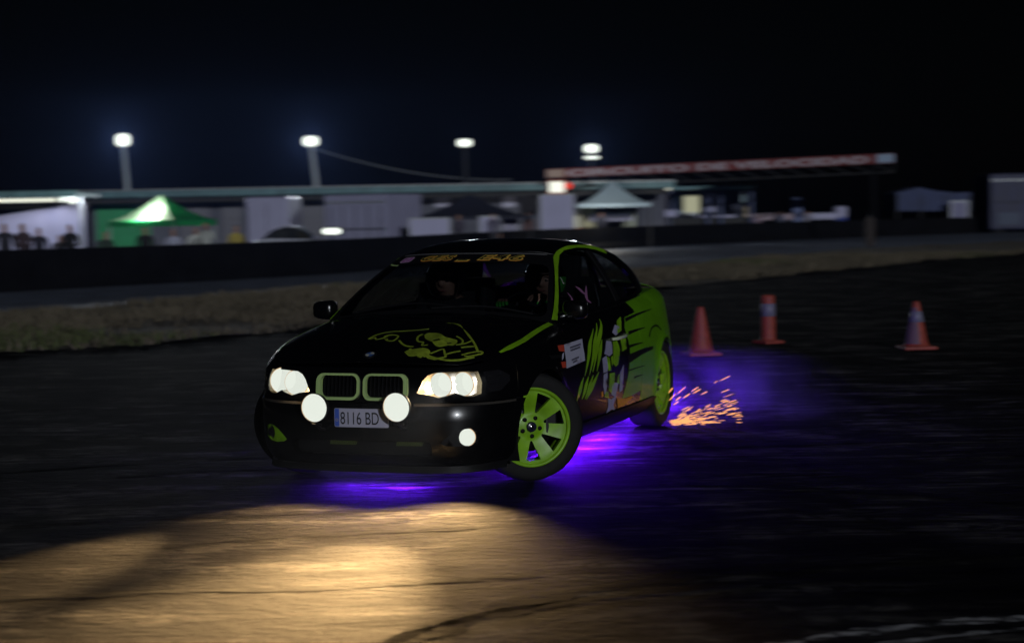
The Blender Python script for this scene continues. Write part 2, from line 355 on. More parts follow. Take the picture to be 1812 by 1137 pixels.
def asphalt(name, lo, hi, rough, mark=1., tint=(1,1,1)):
    m = bpy.data.materials.new(name); m.use_nodes = True; N = m.node_tree.nodes; L = m.node_tree.links; b = N['Principled BSDF']
    tc = N.new('ShaderNodeTexCoord')
    def noise(sc, scale, det=6, rot=0., dist=0., rg=.55):
        mp = N.new('ShaderNodeMapping'); mp.inputs['Scale'].default_value = sc; mp.inputs['Rotation'].default_value = (0, 0, rot); L.new(tc.outputs['Object'], mp.inputs[0])
        t = N.new('ShaderNodeTexNoise'); t.inputs['Scale'].default_value = scale; t.inputs['Detail'].default_value = det; t.inputs['Distortion'].default_value = dist; t.inputs['Roughness'].default_value = rg
        L.new(mp.outputs[0], t.inputs[0]); return t.outputs[0]
    def ramp(x, p0, p1, c0, c1):
        r = N.new('ShaderNodeValToRGB'); r.color_ramp.elements[0].position = p0; r.color_ramp.elements[1].position = p1
        r.color_ramp.elements[0].color = (*c0, 1); r.color_ramp.elements[1].color = (*c1, 1); L.new(x, r.inputs[0]); return r.outputs[0]
    def mul(a, c, f=1.):
        x = N.new('ShaderNodeMix'); x.data_type = 'RGBA'; x.blend_type = 'MULTIPLY'; x.inputs[0].default_value = f
        L.new(a, x.inputs[6]); L.new(c, x.inputs[7]); return x.outputs[2]
    lo3 = tuple(lo*t for t in tint); hi3 = tuple(hi*t for t in tint)
    base = ramp(noise((1,1,1), 1.3, 8, .2, .6), .40, .62, lo3, hi3)                       # large worn and dirty patches
    scuff = ramp(noise((.6,2.3,1), 1.45, 9, -.16, 1.0, .66), .41, .58, (.20,.20,.20), (1.25,1.2,1.12))   # dust dragged along the drift line
    fine = ramp(noise((1,1,1), 160, 2), .3, .7, (.55,.55,.55), (1.4,1.4,1.4))              # stone chips in the binder
    skid = ramp(noise((.22,3.2,1), 1.1, 4, -.22, 1.2, .5), .44, .485, (.18,.18,.18), (1,1,1))                # smeared rubber
    patch = ramp(noise((.8,1.5,1), .8, 5, -.3, 1.5, .6), .42, .53, (.22,.22,.22), (1.1,1.1,1.1))    # oil and rubber patches
    mottle = ramp(noise((1,2.0,1), 4.5, 8, -.2, .8, .65), .42, .53, (.25,.25,.25), (1.15,1.15,1.15))
    base = mul(mul(base, patch, mark), mottle, mark)
    c = mul(mul(mul(base, scuff, mark), fine, .8), skid, mark*.8)
    L.new(c, b.inputs['Base Color']); b.inputs['Specular IOR Level'].default_value = .035 if rough > .7 else .9
    rr = N.new('ShaderNodeMapRange'); rr.inputs[3].default_value = rough-.12; rr.inputs[4].default_value = rough+.15; L.new(noise((.6,3.,1), 2., 6, -.16), rr.inputs[0]); L.new(rr.outputs[0], b.inputs['Roughness'])
    ad = N.new('ShaderNodeMath'); ad.operation = 'ADD'; ml = N.new('ShaderNodeMath'); ml.operation = 'MULTIPLY'; ml.inputs[1].default_value = 3.
    L.new(noise((1,2.2,1), 9, 6, -.16), ml.inputs[0]); L.new(ml.outputs[0], ad.inputs[0]); L.new(noise((1,1,1), 120, 2), ad.inputs[1])
    bp = N.new('ShaderNodeBump'); bp.inputs['Strength'].default_value = .9; bp.inputs['Distance'].default_value = .010; L.new(ad.outputs[0], bp.inputs['Height']); L.new(bp.outputs[0], b.inputs['Normal'])
    return m
ASPH = asphalt('track_asphalt', .014, .085, .86)
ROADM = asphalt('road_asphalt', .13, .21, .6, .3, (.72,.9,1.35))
xs = np.concatenate([np.arange(-150,-40,10), np.arange(-40,60,2.), np.arange(60,151,10)]); ys = np.concatenate([np.arange(-30,16,6.), np.arange(16,130,2.), np.arange(130,141,5)])
GX, GY = np.meshgrid(xs, ys); GZ = gz(GX, GY); nx = len(xs)
g = MB(); g.add(np.stack([GX, GY, GZ], -1).reshape(-1,3), [(j*nx+i, j*nx+i+1, (j+1)*nx+i+1, (j+1)*nx+i) for j in range(len(ys)-1) for i in range(nx-1)], True)
tag(g.build('ground', ASPH), kind='structure')
# the other leg of the track, beyond the verge
def sheet(name, poly, z, mat, res=2.): 
    m = MB(); m.patch(poly, lambda a, b, o: np.stack([a, b, z+0*a+o], -1), res); o = m.build(name, mat); return tag(o, kind='structure')
VU = [(-22,8),(-14,22),(-8.9,29.8),(-7.2,32.8),(-6.2,35.4),(-3.2,41.9),(.5,45.6),(4.5,49.5),(10.3,64),(14.2,70.5),(22.7,79),(40,92)]
VL = [(-14,8),(-9,16),(-6.12,21.3),(-4.6,22.7),(-2.9,25.3),(.2,31),(3.5,37.5),(6.2,42),(9.5,47.7),(16.8,58.5),(36,80)]
road_in = smooth_line(VU, 4)
road_out = [(x, y) for x, y in BARS if y < 112]
# keep the road clear of the barrier foot
ro = []
for i, (x, y) in enumerate(road_out):
    d = BARS[min(i+1, len(BARS)-1)]-BARS[max(i-1, 0)]; d = d/np.linalg.norm(d); ro.append((x+d[1]*.5, y-d[0]*.5))
sheet('road', road_in+ro[::-1], .004, ROADM)
vl = smooth_line(VL, 4)
DIRT = pm('dry_earth', (.085,.07,.05), .9, var=.45, scale=2.5, bump=.6, bscale=12)
def bumpy(a, b, o): return np.stack([a, b, .012+.05*np.clip(np.sin(a*1.7+b*.6)*np.sin(b*1.1-a*.4), 0, 1)*1.0+o], -1)
vg = MB(); vg.patch(road_in+vl[::-1], bumpy, .8); tag(vg.build('verge', DIRT), kind='structure')
# grass on the verge: dry tufts, greener patches
vp = np.array(road_in+vl[::-1])
P = np.stack([rng.uniform(-14, 30, 110000), rng.uniform(15, 82, 110000)], 1); P = P[_inside(P, vp)]
P = P[np.argsort(P[:,1])][:13000] if len(P) > 13000 else P
den = np.sin(P[:,0]*.9+P[:,1]*.35)+np.sin(P[:,1]*.8-P[:,0]*.5+1)+.8*np.sin(P[:,0]*.31-P[:,1]*.23)+rng.normal(0, .5, len(P)); P = P[den > -1.6]
V = []; F = []; MI = []
for k, (x, y) in enumerate(P):
    z0 = float(bumpy(np.array([x]), np.array([y]), 0)[0,2])-.01; gm = 1 if math.sin(x*.55+y*.21)+math.sin(y*.4-1)+rng.normal(0,.4) > 1.5 else 0
    for j in range(5):
        a = rng.uniform(0, 6.28); h = rng.uniform(.05, .17); w = rng.uniform(.012, .03); dx = math.cos(a)*w; dy = math.sin(a)*w; lx, ly = rng.normal(0, .06, 2); ox, oy = rng.normal(0, .08, 2)
        b = len(V); V += [(x+ox-dx, y+oy-dy, z0), (x+ox+dx, y+oy+dy, z0), (x+ox+lx, y+oy+ly, z0+h)]; F.append((b, b+1, b+2)); MI.append(gm)
gr = MB(); gr.v = V; gr.f = F; gr.sm = [False]*len(F); gr.m = MI
DRYG = pm('dry_grass', (.12,.10,.066), .8, var=.35, scale=.8); LIVG = pm('green_grass', (.075,.09,.03), .8, var=.3, scale=.8)
tag(gr.build('grass', [DRYG, LIVG]), 'short dry grass growing over the verge between the two tracks', 'grass', kind='stuff')
# rubber laid on the ground and a painted line in the near corner
def marksheet(name, pts, w, z, mat, n=6):
    P = smooth_line(pts, n); ww = [w*(.8+.35*math.sin(i*.9)+.15*math.sin(i*2.3)) for i in range(len(P))]
    return sheet(name, ribbon(P, ww), z, mat, .1)
def worn(name, col, rough, cover, sc=(1.2,9,1), amt=1.):
    m = pm(name, col, rough); N = m.node_tree.nodes; L = m.node_tree.links; b = N['Principled BSDF']
    tc = N.new('ShaderNodeTexCoord'); mp = N.new('ShaderNodeMapping'); mp.inputs['Scale'].default_value = sc; L.new(tc.outputs['Object'], mp.inputs[0])
    b.inputs['Specular IOR Level'].default_value = .05
    t = N.new('ShaderNodeTexNoise'); t.inputs['Scale'].default_value = 4; t.inputs['Detail'].default_value = 8; L.new(mp.outputs[0], t.inputs[0])
    r = N.new('ShaderNodeMapRange'); r.inputs[1].default_value = cover-.07; r.inputs[2].default_value = cover+.07; L.new(t.outputs[0], r.inputs[0]); ma = N.new('ShaderNodeMath'); ma.operation = 'MULTIPLY'; ma.inputs[1].default_value = amt; L.new(r.outputs[0], ma.inputs[0]); L.new(ma.outputs[0], b.inputs['Alpha']); return m
SKID = worn('laid_rubber', (.004,.004,.004), .95, .46, (1.2,14,1), .95)
WORNW = worn('worn_white_paint', (.55,.56,.6), .55, .50, (2,7,1))
marksheet('tyre_mark', [(-3.4,7.30),(-2.15,7.37),(-1.4,7.45),(-.7,7.48),(.1,7.66)], .085, .004, SKID)
marksheet('tyre_mark', [(-.75,6.2),(-.42,6.52),(-.17,6.9),(.22,7.28),(.95,7.68),(2.31,8.07),(4.5,8.6)], .20, .004, SKID)
marksheet('tyre_mark', [(-1.7,8.52),(-1.36,8.65),(-1.1,8.75),(-.8,8.76),(-.2,8.88)], .11, .004, SKID)
marksheet('tyre_mark', [(-.6,6.3),(-.25,6.78),(.3,7.15),(1.2,7.5),(2.6,7.8)], .11, .004, SKID)
marksheet('tyre_mark', [(-2.6,9.2),(-1.9,9.35),(-1.2,9.38),(-.5,9.5)], .11, .004, SKID)
for k in range(16):                                           # drift arcs laid over each other
    cx, cy, r, a0 = rng.uniform(-4, 5), rng.uniform(1, 9), rng.uniform(4, 12), rng.uniform(40, 120); sp_ = rng.uniform(18, 42)
    P_ = [(cx+r*math.cos(R(a0+sp_*t)), cy+r*.75*math.sin(R(a0+sp_*t))) for t in np.linspace(0, 1, 6)]
    if min(p[1] for p in P_) > 5.6: marksheet('tyre_mark', P_, rng.uniform(.06,.2), .004, SKID, 4)
marksheet('line_marking', [(.75,6.18),(1.1,6.42),(1.5,6.58),(1.95,6.68),(3.2,6.85)], .10, .008, WORNW)
marksheet('line_marking', [(1.25,6.28),(1.6,6.42),(1.9,6.5),(3.2,6.66)], .05, .008, WORNW)
# ---------------------------------------------------------------- the drift car
YAW = .34595
CAR = thing('drift_car', 'black and lime green drift coupe sliding sideways with its headlights lit', 'car', (-.611, 10.743, 0), math.atan2(-math.cos(YAW), -math.sin(YAW)))
def sgn_front(fz): return lambda t, z, o=0.: fz(t, z, o)
def wrap(t, z, off=0.):                                       # nose skin, t runs across the front from right to left
    p = S_(np.abs(t), z, off); p[...,1] *= np.where(np.asarray(t) < 0, -1, 1); return p
def wrapr(t, z, off=0.):                                      # tail skin
    p = S_(PS[-1]-np.abs(t), z, off); p[...,1] *= np.where(np.asarray(t) < 0, -1, 1); return p
def fl(x, z, off=0.): return flank(x, z, off)
def G2(x, z, off=0.): return G_(x, z, off)
def H2(x, y, off=0.): return H(x, y, off)
def R2(x, y, off=0.): return Rf(x, y, off)
def both(name, fn, mat, out, res=.05, t=.004, off=0., holes=(), label=None, parent=None, smooth=True):
    r = []
    for mir in (False, True):
        o = MB().patch(out, fn, res, holes, t, mirror=mir, off=off, smooth=smooth).build(name, mat, parent or CAR)
        r.append(o)
        if label: o['label'] = label
    return r
AR = .345; RX = -2.725
def sx(x): return float(s_of_x(x))
def sf(y): return float(s_front(y))
def archpt(cx, z, side): return cx+side*math.sqrt(AR*AR-(z-.31)**2)
# ---- front bumper with its intake, fog lamp pockets and lip
FOGO = [(.475,.297),(.500,.283),(.56,.276),(.62,.281),(.662,.300),(.672,.330),(.655,.360),(.625,.375),(.58,.372),(.535,.350),(.50,.322)]
def tf(pts): return [(sf(y), z) for y, z in pts]
def neg(pts): return [(-a, b) for a, b in pts[::-1]]
inlet = rrect(-.43, .43, .225, .305, .03)
side = [(sx(archpt(0, z, 1)), z) for z in np.linspace(.165, .515, 9)]
MB().patch([(a, b) for a, b in side]+[(-a, b) for a, b in side[::-1]], wrap, .045, [inlet, tf(FOGO), neg(tf(FOGO))], .005).build('front_bumper', BLACK, CAR)
lip = [(sx(.38), .125), (sx(.36), .162)]
m = MB(); m.patch(lip+[(-a, b) for a, b in lip[::-1]], lambda t, z, o=0.: wrap(t, z*0+.165, .012+.25*(.162-z)+o)*np.array([1,1,0])+np.stack([0*t, 0*t, z], -1), .045, (), .01)
m.build('front_lip', TRIM, CAR)
g = MB(); g.patch(inlet, wrap, .06, (), .004, off=-.045); g.build('intake_backing', TRIM, CAR)
for nm, y0, y1 in (('intake_mesh', -.19, -.03), ('intake_mesh', .22, .37)):
    w = MB()
    for k in range(7):
        z = .282+k*.0045
        w.patch(ribbon([(y0, z), (y1, z)], .0018), wrap, .05, (), .002, off=-.018)
    for k in range(15):
        y = y0+(y1-y0)*k/14; w.patch(ribbon([(y, .28), (y+.012, .311)], .003), wrap, .05, (), .002, off=-.015)
    w.build(nm, pm('dull_lime_mesh', (.07,.10,.015), .6), CAR)
# step along the bumper top that catches the lamps
both('bumper_strip', lambda t, z, o=0.: wrap(t, z, o), pm('gloss_strip', (.05,.045,.04), .15, coat=1), [(sf(.33), .503), (sx(.36), .503), (sx(.36), .516), (sf(.33), .516)], .05, .01, off=.006)
# ---- nose panel: kidneys, headlamps and corner lamps are openings in it
KID = rrect(.012, .287, .531, .680, .045)
HL = [(.338,.572),(.372,.640),(.40,.668),(.437,.684),(.55,.688),(.684,.686),(.694,.625),(.688,.562),(.655,.549),(.612,.553),(.566,.571),(.521,.559),(.465,.547),(.412,.563)]
IND = [(.704,.684),(.711,.62),(.704,.562)]
HLt = tf(HL)
INDt = [(sf(.703), .684), (sf(.711), .62), (sf(.703), .566), (sx(.47), .575), (sx(.40), .62), (sx(.40), .655), (sx(.47), .690)]
z1 = lambda t: float(np.interp(t, PS, ze(PC[:,0])))
top = [(t, z1(t)) for t in np.linspace(sx(.335), 0, 14)]
nb = [(sx(.335), .522)]+top
MB().patch(nb+[(-a, b) for a, b in nb[::-1][1:]], wrap, .04, [KID, neg(KID), HLt, neg(HLt), INDt, neg(INDt)], .005).build('nose_panel', BLACK, CAR)
KIDI = rrect(.026, .260, .546, .668, .034)
for mir in (False, True):
    k = MB().patch(KID, wrap, .03, [KIDI], .03, off=.014, mirror=mir).build('kidney_grille', PALE, CAR)
    k['label'] = 'pale green grille surround'
    b = MB().patch(KID, wrap, .05, (), .004, off=-.05, mirror=mir).build('grille_backing', TRIM, k)
    for j in range(9):
        y = .044+j*.025
        MB().patch([(y, .552), (y+.006, .552), (y+.006, .664), (y, .664)], wrap, .06, (), .02, off=-.012, mirror=mir).build('slat', TRIM, k)
# ---- headlamps
def disc(c, r, fn, depth, n=20): return [(c[0]+r*math.cos(2*math.pi*i/n), c[1]+r*math.sin(2*math.pi*i/n)) for i in range(n)]
for mir in (False, True):
    sg = -1 if mir else 1
    h = MB().patch(HLt, wrap, .035, (), 0, off=-.055, mirror=mir).build('headlight', REFL, CAR)
    rim = MB()
    n = len(HLt); W0 = np.array(HLt)
    A = wrap(W0[:,0], W0[:,1], -.001); B = wrap(W0[:,0], W0[:,1], -.056)
    if mir: A = A*[1,-1,1]; B = B*[1,-1,1]
    rim.add(np.vstack([A, B]), [(i, (i+1)%n, n+(i+1)%n, n+i) for i in range(n)], True); rim.build('lamp_shell', REFL, h)
    for (y, z, r) in (((.478, .617, .072), (.618, .618, .069)) if not mir else ((.462, .616, .075), (.60, .620, .080))):
        c = S_(s_front(y), z, -.03); c = Vector((c[0], sg*c[1], c[2]))
        rot = Matrix.Rotation(-sg*.10 if y < .55 else -sg*.2, 4, 'Z')
        M = Matrix.Translation(c) @ rot @ Matrix.Rotation(-math.pi/2, 4, 'Z')
        MB().lathe([(0, .030), (r*.4, .027), (r*.75, .017), (r*.955, .004)], M, 24, mi=0).lathe([(r, 0), (r*.955, .004), (r*.95, .006)], M, 24, mi=1).build('bulb_lens', [HLIT, HRIM], h)
    ll = bpy.data.lights.new('bulb_light', 'POINT'); ll.energy = 4.; ll.color = (1,.72,.40); ll.shadow_soft_size = .02; lq = bpy.data.objects.new('bulb_light', ll); COL.objects.link(lq); lq.parent = h
    pq = S_(s_front(.40), .605, -.018); lq.location = (pq[0], sg*pq[1], pq[2])
    MB().patch(HLt, wrap, .04, (), 0, off=-.002, mirror=mir).build('lamp_cover', LENSCLR, h)
    ind = MB().patch(INDt, wrap, .03, (), .004, off=-.002, mirror=mir).build('indicator', LENSOFF, CAR)
    for q in range(4):
        zz = .59+q*.022; MB().patch(ribbon([(sf(.715), zz), (sx(.45), zz+.004)], .003), wrap, .05, (), .003, off=.0005, mirror=mir).build('lens_rib', TRIM, ind)
# ---- fog lamps: the left one burns, the right one does not
for mir in (False, True):
    sg = -1 if mir else 1
    ctr = (.612, .327)
    b = MB().patch(tf(FOGO), wrap, .03, [disc((sf(ctr[0]), ctr[1]), .042, None, 0)], .03, off=-.004, mirror=mir).build('fog_light', LIME if mir else TRIM, CAR)  # burning lamp's pocket is coloured black where glare would hide its lime
    b['label'] = 'lime fog light pocket, its lamp dark' if mir else 'fog light pocket coloured dark for the glare of its burning lamp'
    c = S_(s_front(ctr[0]), ctr[1], -.02); c = Vector((c[0], sg*c[1], c[2]))
    M = Matrix.Translation(c) @ Matrix.Rotation(sg*.25-math.pi/2, 4, 'Z')
    if mir: MB().lathe([(0, .012), (.02, .010), (.044, 0), (.046, -.03)], M, 24).build('lens', LENSOFF, b)
    else: MB().lathe([(0, .045), (.022, .042), (.042, .028), (.050, .014)], M, 24).lathe([(.050,.014),(.053,.008),(.046,-.03)], M, 24, mi=1).build('lens', [HLIT, HRIM], b)
# ---- two round extra lamps on brackets before the grille
for y, z in ((.285, .513), (-.215, .50)):
    M = Matrix.Translation((.885, y, z)) @ Matrix.Rotation(-math.pi/2-.03, 4, 'Z')
    h = MB().lathe([(0, -.085), (.03, -.082), (.06, -.06), (.078, -.02), (.083, 0), (.083, .008), (.079, .010)], M, 32).build('spot_lamp', TRIM, CAR)
    MB().lathe([(0, .020), (.03, .018), (.06, .012), (.0795, .002)], M, 32).lathe([(.0795,.002),(.0815,.004),(.0815,.008)], M, 32, mi=1).build('lens', [HLIT, HRIM], h)
    br = MB().tube([(.87, y, z-.075), (.86, y, z-.10), (.82, y, z-.125), (.74, y, z-.14)], .008); br.tube([(.862, y-.03, z-.098), (.862, y+.03, z-.098)], .007); br.build('bracket', DARKM, h)
# ---- number plate
def plate(y, z, o=0.): return np.stack([.800+o+0*y-.18*y*y, y, z], -1)
pl = MB().patch(rrect(-.137, .193, .385, .490, .008), plate, .05, (), .004).build('number_plate', WHITEP, CAR)
MB().patch(rrect(-.134, -.107, .388, .487, .004), plate, .05, (), .001, off=.0015).build('blue_band', pm('plate_blue', (.05,.12,.55), .4), pl)
V, F = text_mesh('8116 BD', .088, .0, 0, 1.0)
w = V[:,0].max()-V[:,0].min(); V[:,0] = (V[:,0]-V[:,0].min())/w*.235-.098; V[:,1] = V[:,1]/.062*.070+.402
MB().add(plate(V[:,0], V[:,1], .003), F).build('plate_lettering', TRIM, pl)
st = MB(); 
for k in range(8):
    a = k*math.pi/4; st.patch(disc((-.1205+.007*math.cos(a), .425+.007*math.sin(a)), .0018, None, 0, 6), plate, .02, off=.003)
st.build('star_ring', YELP, pl)
# ---- bonnet
ys = np.linspace(-.735, .735, 31)
def cowl_x(y): return float(Ws(y/.75, 0.)[0])+.035
edge_l = [(x, min(.735, float(yedge(x))-.012)) for x in np.linspace(-.37, .60, 20)]
fy = np.linspace(float(edge_l[-1][1])-.03, 0, 14)
xsn = np.linspace(.684, .55, 400); yen = yedge(xsn)
front_l = [(float(np.interp(y, yen, xsn))-.014, float(y)) for y in fy]
out = [(cowl_x(y), float(y)) for y in ys if abs(y) < .73]+edge_l+front_l+[(x, -y) for x, y in front_l[::-1][1:]]+[(x, -y) for x, y in edge_l[::-1]]
MB().patch(out, H2, .04, (), .004).build('bonnet', BLACK, CAR)
# wing tops, outboard of the bonnet gap
wt = [(x, min(.741, float(yedge(x))-.007)) for x in np.linspace(-.60, .50, 20)]
wo = [(x, float(yedge(x))+.0) for x in np.linspace(.50, -.60, 20)]
both('wing_top', H2, BLACK, wt+wo, .04, .004)
# ---- flanks
fen = [(.328, .526)]+[(AR*math.cos(a), .31+AR*math.sin(a)) for a in np.linspace(math.asin(.216/AR), math.pi-math.asin(-.048/AR)*1.0, 26)]
fen = [p for p in fen if p[1] >= .26]+[(-.605, .262)]+[(x, float(ze(x))) for x in np.linspace(-.605, .328, 16)]
both('front_wing', fl, BLACK, fen, .04, .005)
door = [(-.612, .262), (-1.985, .262)]+[(x, float(ze(x))) for x in np.linspace(-1.985, -.612, 16)]
doors = both('door', fl, BLACK, door, .05, .006)
qa = [(RX+AR*math.cos(a), .31+AR*math.sin(a)) for a in np.linspace(-math.asin(.048/AR), math.pi-math.asin(.26/AR), 26)]
qs = [(sx(-1.992), .262)]+[(sx(x), z) for x, z in qa]+[(sx(-3.36), .585), (PS[-1]-.62, .60), (PS[-1]-.62, .93)]+[(sx(x), float(ze(x))) for x in np.linspace(-3.40, -1.992, 20)]
both('rear_quarter', lambda s, z, o=0.: S_(s, z, o), GREEN, qs, .045, .005, label='lime green rear quarter panel')
both('sill', lambda x, z, o=0.: fl(x, z, o), TRIM, [(-.352, .14), (-2.374, .14), (-2.374, .257), (-.352, .257)], .06, .01, off=.012)
# rear bumper, tail panel, boot
rb = [(PS[-1]-sx(archpt(RX, z, -1)), z) for z in np.linspace(.20, .572, 8)]
MB().patch(rb+[(-a, b) for a, b in rb[::-1]], wrapr, .06, (), .005).build('rear_bumper', GREEN, CAR)['label'] = 'green rear bumper'
tp = [(.613, .60), (.613, .955)]
MB().patch(tp+[(-a, b) for a, b in tp[::-1]], wrapr, .06, (), .005).build('boot_lid', GREEN, CAR)
for a in (1, -1):
    t = [(a*.25, .70), (a*.60, .70), (a*.60, .82), (a*.25, .82)]
    MB().patch(t if a > 0 else t[::-1], wrapr, .06, (), .004, off=.004).build('tail_light', pm('tail_lens', (.25,.01,.01), .2, coat=1), CAR)
dk = [(x, float(yedge(x))-.004) for x in np.linspace(-3.14, -3.60, 12)]+[(-3.655, .3), (-3.665, 0)]
MB().patch(dk+[(x, -y) for x, y in dk[::-1][1:]], H2, .05, (), .004).build('boot_top', GREEN, CAR)
# ---- cabin
DLO = [(-.715,.930),(-.80,1.045),(-.92,1.125),(-1.08,1.212),(-1.26,1.275),(-1.42,1.302),(-1.68,1.314),(-1.88,1.306),(-2.03,1.288),(-2.20,1.245),(-2.34,1.19),(-2.48,1.11),(-2.565,1.04),(-2.56,.992),(-2.3,.982),(-1.6,.950)]
cab = [(WB[0]+(WT[0]-WB[0])*t, WB[1]+(WT[1]-WB[1])*t) for t in np.linspace(0, 1, 8)]+[(x, float(redge(x))) for x in np.linspace(-1.16, -2.4, 20)]+[(RT[0]+(RB[0]-RT[0])*t, RT[1]+(RB[1]-RT[1])*t) for t in np.linspace(.1, 1, 8)]+[(x, float(ze(x))-.004) for x in np.linspace(-3.05, -.44, 30)]
both('cabin_frame', G2, BLACK, cab, .04, .02, holes=[DLO])
def cut(poly, x0, x1):                                        # clip to an x range
    def clip(P, c, keep):
        o = []
        for i in range(len(P)):
            a, b = P[i], P[(i+1)%len(P)]
            if keep(a[0]): o.append(a)
            if keep(a[0]) != keep(b[0]): t = (c-a[0])/(b[0]-a[0]); o.append((c, a[1]+t*(b[1]-a[1])))
        return o
    return clip(clip(poly, x1, lambda x: x <= x1), x0, lambda x: x >= x0)
both('door_window', G2, GLASS, cut(DLO, -1.86, 0), .05, 0, off=-.012)
both('quarter_window', G2, GLASS, cut(DLO, -3, -1.93), .05, 0, off=-.012)
both('door_pillar', G2, TRIM, cut(DLO, -1.935, -1.855), .04, .02, off=-.006)
bt = [(x, 0.) for x in np.linspace(-.44, -3.04, 30)]+[(x, 1.) for x in np.linspace(-3.04, -.44, 30)]
def beltfn(x, k, o=0.): a = G_(x, ze(x)); b = S_(s_of_x(x), ze(x)); return a+(b-a)*k[:,None]+np.array([0,0,1])*(o+.001)
both('window_trim', beltfn, TRIM, [(x, k) for x, k in bt if x > -2.5], .05, .004)
both('shoulder_panel', beltfn, GREEN, [(x, k) for x, k in bt if x <= -2.42], .05, .004)
ry = [(x, float(G_(x, redge(x))[1])) for x in np.linspace(-1.14, -2.4, 24)]
rf = [(float(Ws(u, 1.)[0])-.004, float(Ws(u, 1.)[1])) for u in np.linspace(-1, 1, 21)]
rr_ = [(float(Wr(u, 1.)[0])+.004, float(Wr(u, 1.)[1])) for u in np.linspace(.97, -.97, 21)]
MB().patch(rf+ry[1:-1]+rr_+[(x, -y) for x, y in ry[::-1][1:-1]], R2, .05, (), .004).build('roof', BLACK, CAR)
scr = [(-1,0),(1,0),(1,1),(-1,1)]
MB().patch(scr, Ws, .06).build('windscreen', GLASS, CAR)
MB().patch(scr, Wr, .08).build('rear_window', GLASS, CAR)
fr = rrect(-.955, .955, .05, .80, .09)
MB().patch(scr, Ws, .05, [fr], 0, off=.0015).build('screen_border', TRIM, CAR)['label'] = 'black sun strip and border of the windscreen'
MB().patch(ribbon([(u, .985) for u in np.linspace(-.93, .93, 20)], .012), Ws, .05, (), .003, off=.004).build('screen_trim', pm('grey_rubber', (.16,.16,.17), .4), CAR)
MB().patch(ribbon([(-.97, .83), (-.9, .80), (-.82, .785)], .018), Ws, .05, (), .001, off=.004).build('screen_sticker', PALE, CAR)
for pts in ([(-.75, .03), (-.2, .10), (.25, .05)], [(.0, .03), (.45, .08), (.85, .05)]):
    MB().tube([Vector(Ws(u, v, .018)) for u, v in smooth_line(pts, 5)], .007, 6).build('wiper', TRIM, CAR)
# sun strip writing: black letters with a yellow edge and an orange lower shadow
def strip_text(txt, u0, u1, v0, v1):
    V0, _ = text_mesh(txt, 1., .012, .30, 1.16); x0, x1 = V0[:,0].min(), V0[:,0].max()
    def put(nm, mat, lift, dv, off, line):
        m = MB()
        for dd in dv:
            V, F = text_mesh(txt, 1., off, .30, 1.16, 'LEFT', line)
            m.add(Ws(u0+(V[:,0]-x0)/(x1-x0)*(u1-u0), v0+(V[:,1]+dd)/.73*(v1-v0), lift), F)
        m.build(nm, mat, CAR)
    put('letter_shadow', ORANGEP, .003, (-.06,), .0, .05)
    put('letter_edge', YELP, .0042, (0.,), .0, .045)
    put('letter_fill', TRIM, .0054, (0.,), .004, 0.)
strip_text('GES', -.56, -.13, .848, .952); strip_text('-', -.075, .065, .80, .92); strip_text('E46', .18, .68, .848, .952)
ins = MB(); ins.patch(rrect(-.86, -.70, .835, .935, .03), Ws, .04, [rrect(-.845, -.715, .846, .924, .025)], 0, off=.004)
ins.patch(rrect(-.845, -.715, .846, .924, .025), Ws, .04, [disc((-.78, .885), .03, None, 0, 16)], 0, off=.003, mi=1); ins.patch(disc((-.78, .885), .03, None, 0, 16), Ws, .04, [disc((-.78, .885), .018, None, 0, 16)], 0, off=.004); ins.patch(disc((-.78, .885), .018, None, 0, 16), Ws, .04, (), 0, off=.003, mi=1)
ins.build('square_camera_sticker', [pm('pale_pink', (.6,.42,.62), .5), pm('magenta_print', (.42,.10,.45), .5)], CAR)
# ---- vinyl on the bonnet: a hooded reaper with a scythe, in outline
def hood_art(name, pts, w, mat, closed=False, k=5):
    if w is None: MB().patch(smooth_line(pts+pts[:1], 3)[:-1], H2, .03, (), .0008, off=.0025).build(name, mat, CAR)
    else: MB().patch(ribbon(smooth_line(pts, k), w), H2, .03, (), .0008, off=.0025).build(name, mat, CAR)
hood_art('scythe_line', [(.343,-.123),(.261,-.106),(.195,-.05),(.175,.03),(.147,.114),(.115,.168)], 0.0108, LIMEDUST)
hood_art('scythe_line', [(.345,-.118),(.318,-.09),(.352,-.07),(.33,-.04),(.27,-.02)], 0.0095, LIMEDUST)
hood_art('scythe_blade', [(-.051,.215),(-.03,.27),(.075,.345),(.152,.420),(.269,.500),(.37,.566),(.437,.605),(.438,.59),(.331,.525),(.24,.463),(.14,.40),(.05,.345),(-.03,.29)], None, LIMEDUST)
hood_art('scroll_line', [(.322,-.027),(.372,.011),(.369,.051),(.29,.045),(.261,-.005),(.285,-.037),(.322,-.027),(.35,.0)], 0.0121, LIMEDUST)
hood_art('sleeve_line', [(.367,.083),(.424,.126),(.459,.169),(.468,.215)], 0.0135, LIMEDUST)
HEAD = [(.251,.195),(.209,.207),(.219,.272),(.306,.340),(.312,.379),(.324,.426),(.372,.444),(.412,.437),(.42,.408),(.456,.376),(.454,.343),(.402,.299),(.324,.230)]
MB().patch(smooth_line(HEAD+HEAD[:1], 3)[:-1], H2, .025, [[(.37,.291),(.349,.325),(.372,.345),(.402,.317)], [(.385,.385),(.37,.41),(.392,.42),(.402,.4)]], .0008, off=.0025).build('skull_shape', LIMEDUST, CAR)
hood_art('hood_line', [(.24,.18),(.268,.170),(.326,.180),(.375,.205),(.395,.245),(.451,.263),(.46,.30)], 0.0135, LIMEDUST)
hood_art('hood_line', [(.262,.40),(.285,.43),(.329,.465),(.378,.475),(.40,.45)], 0.0121, LIMEDUST)
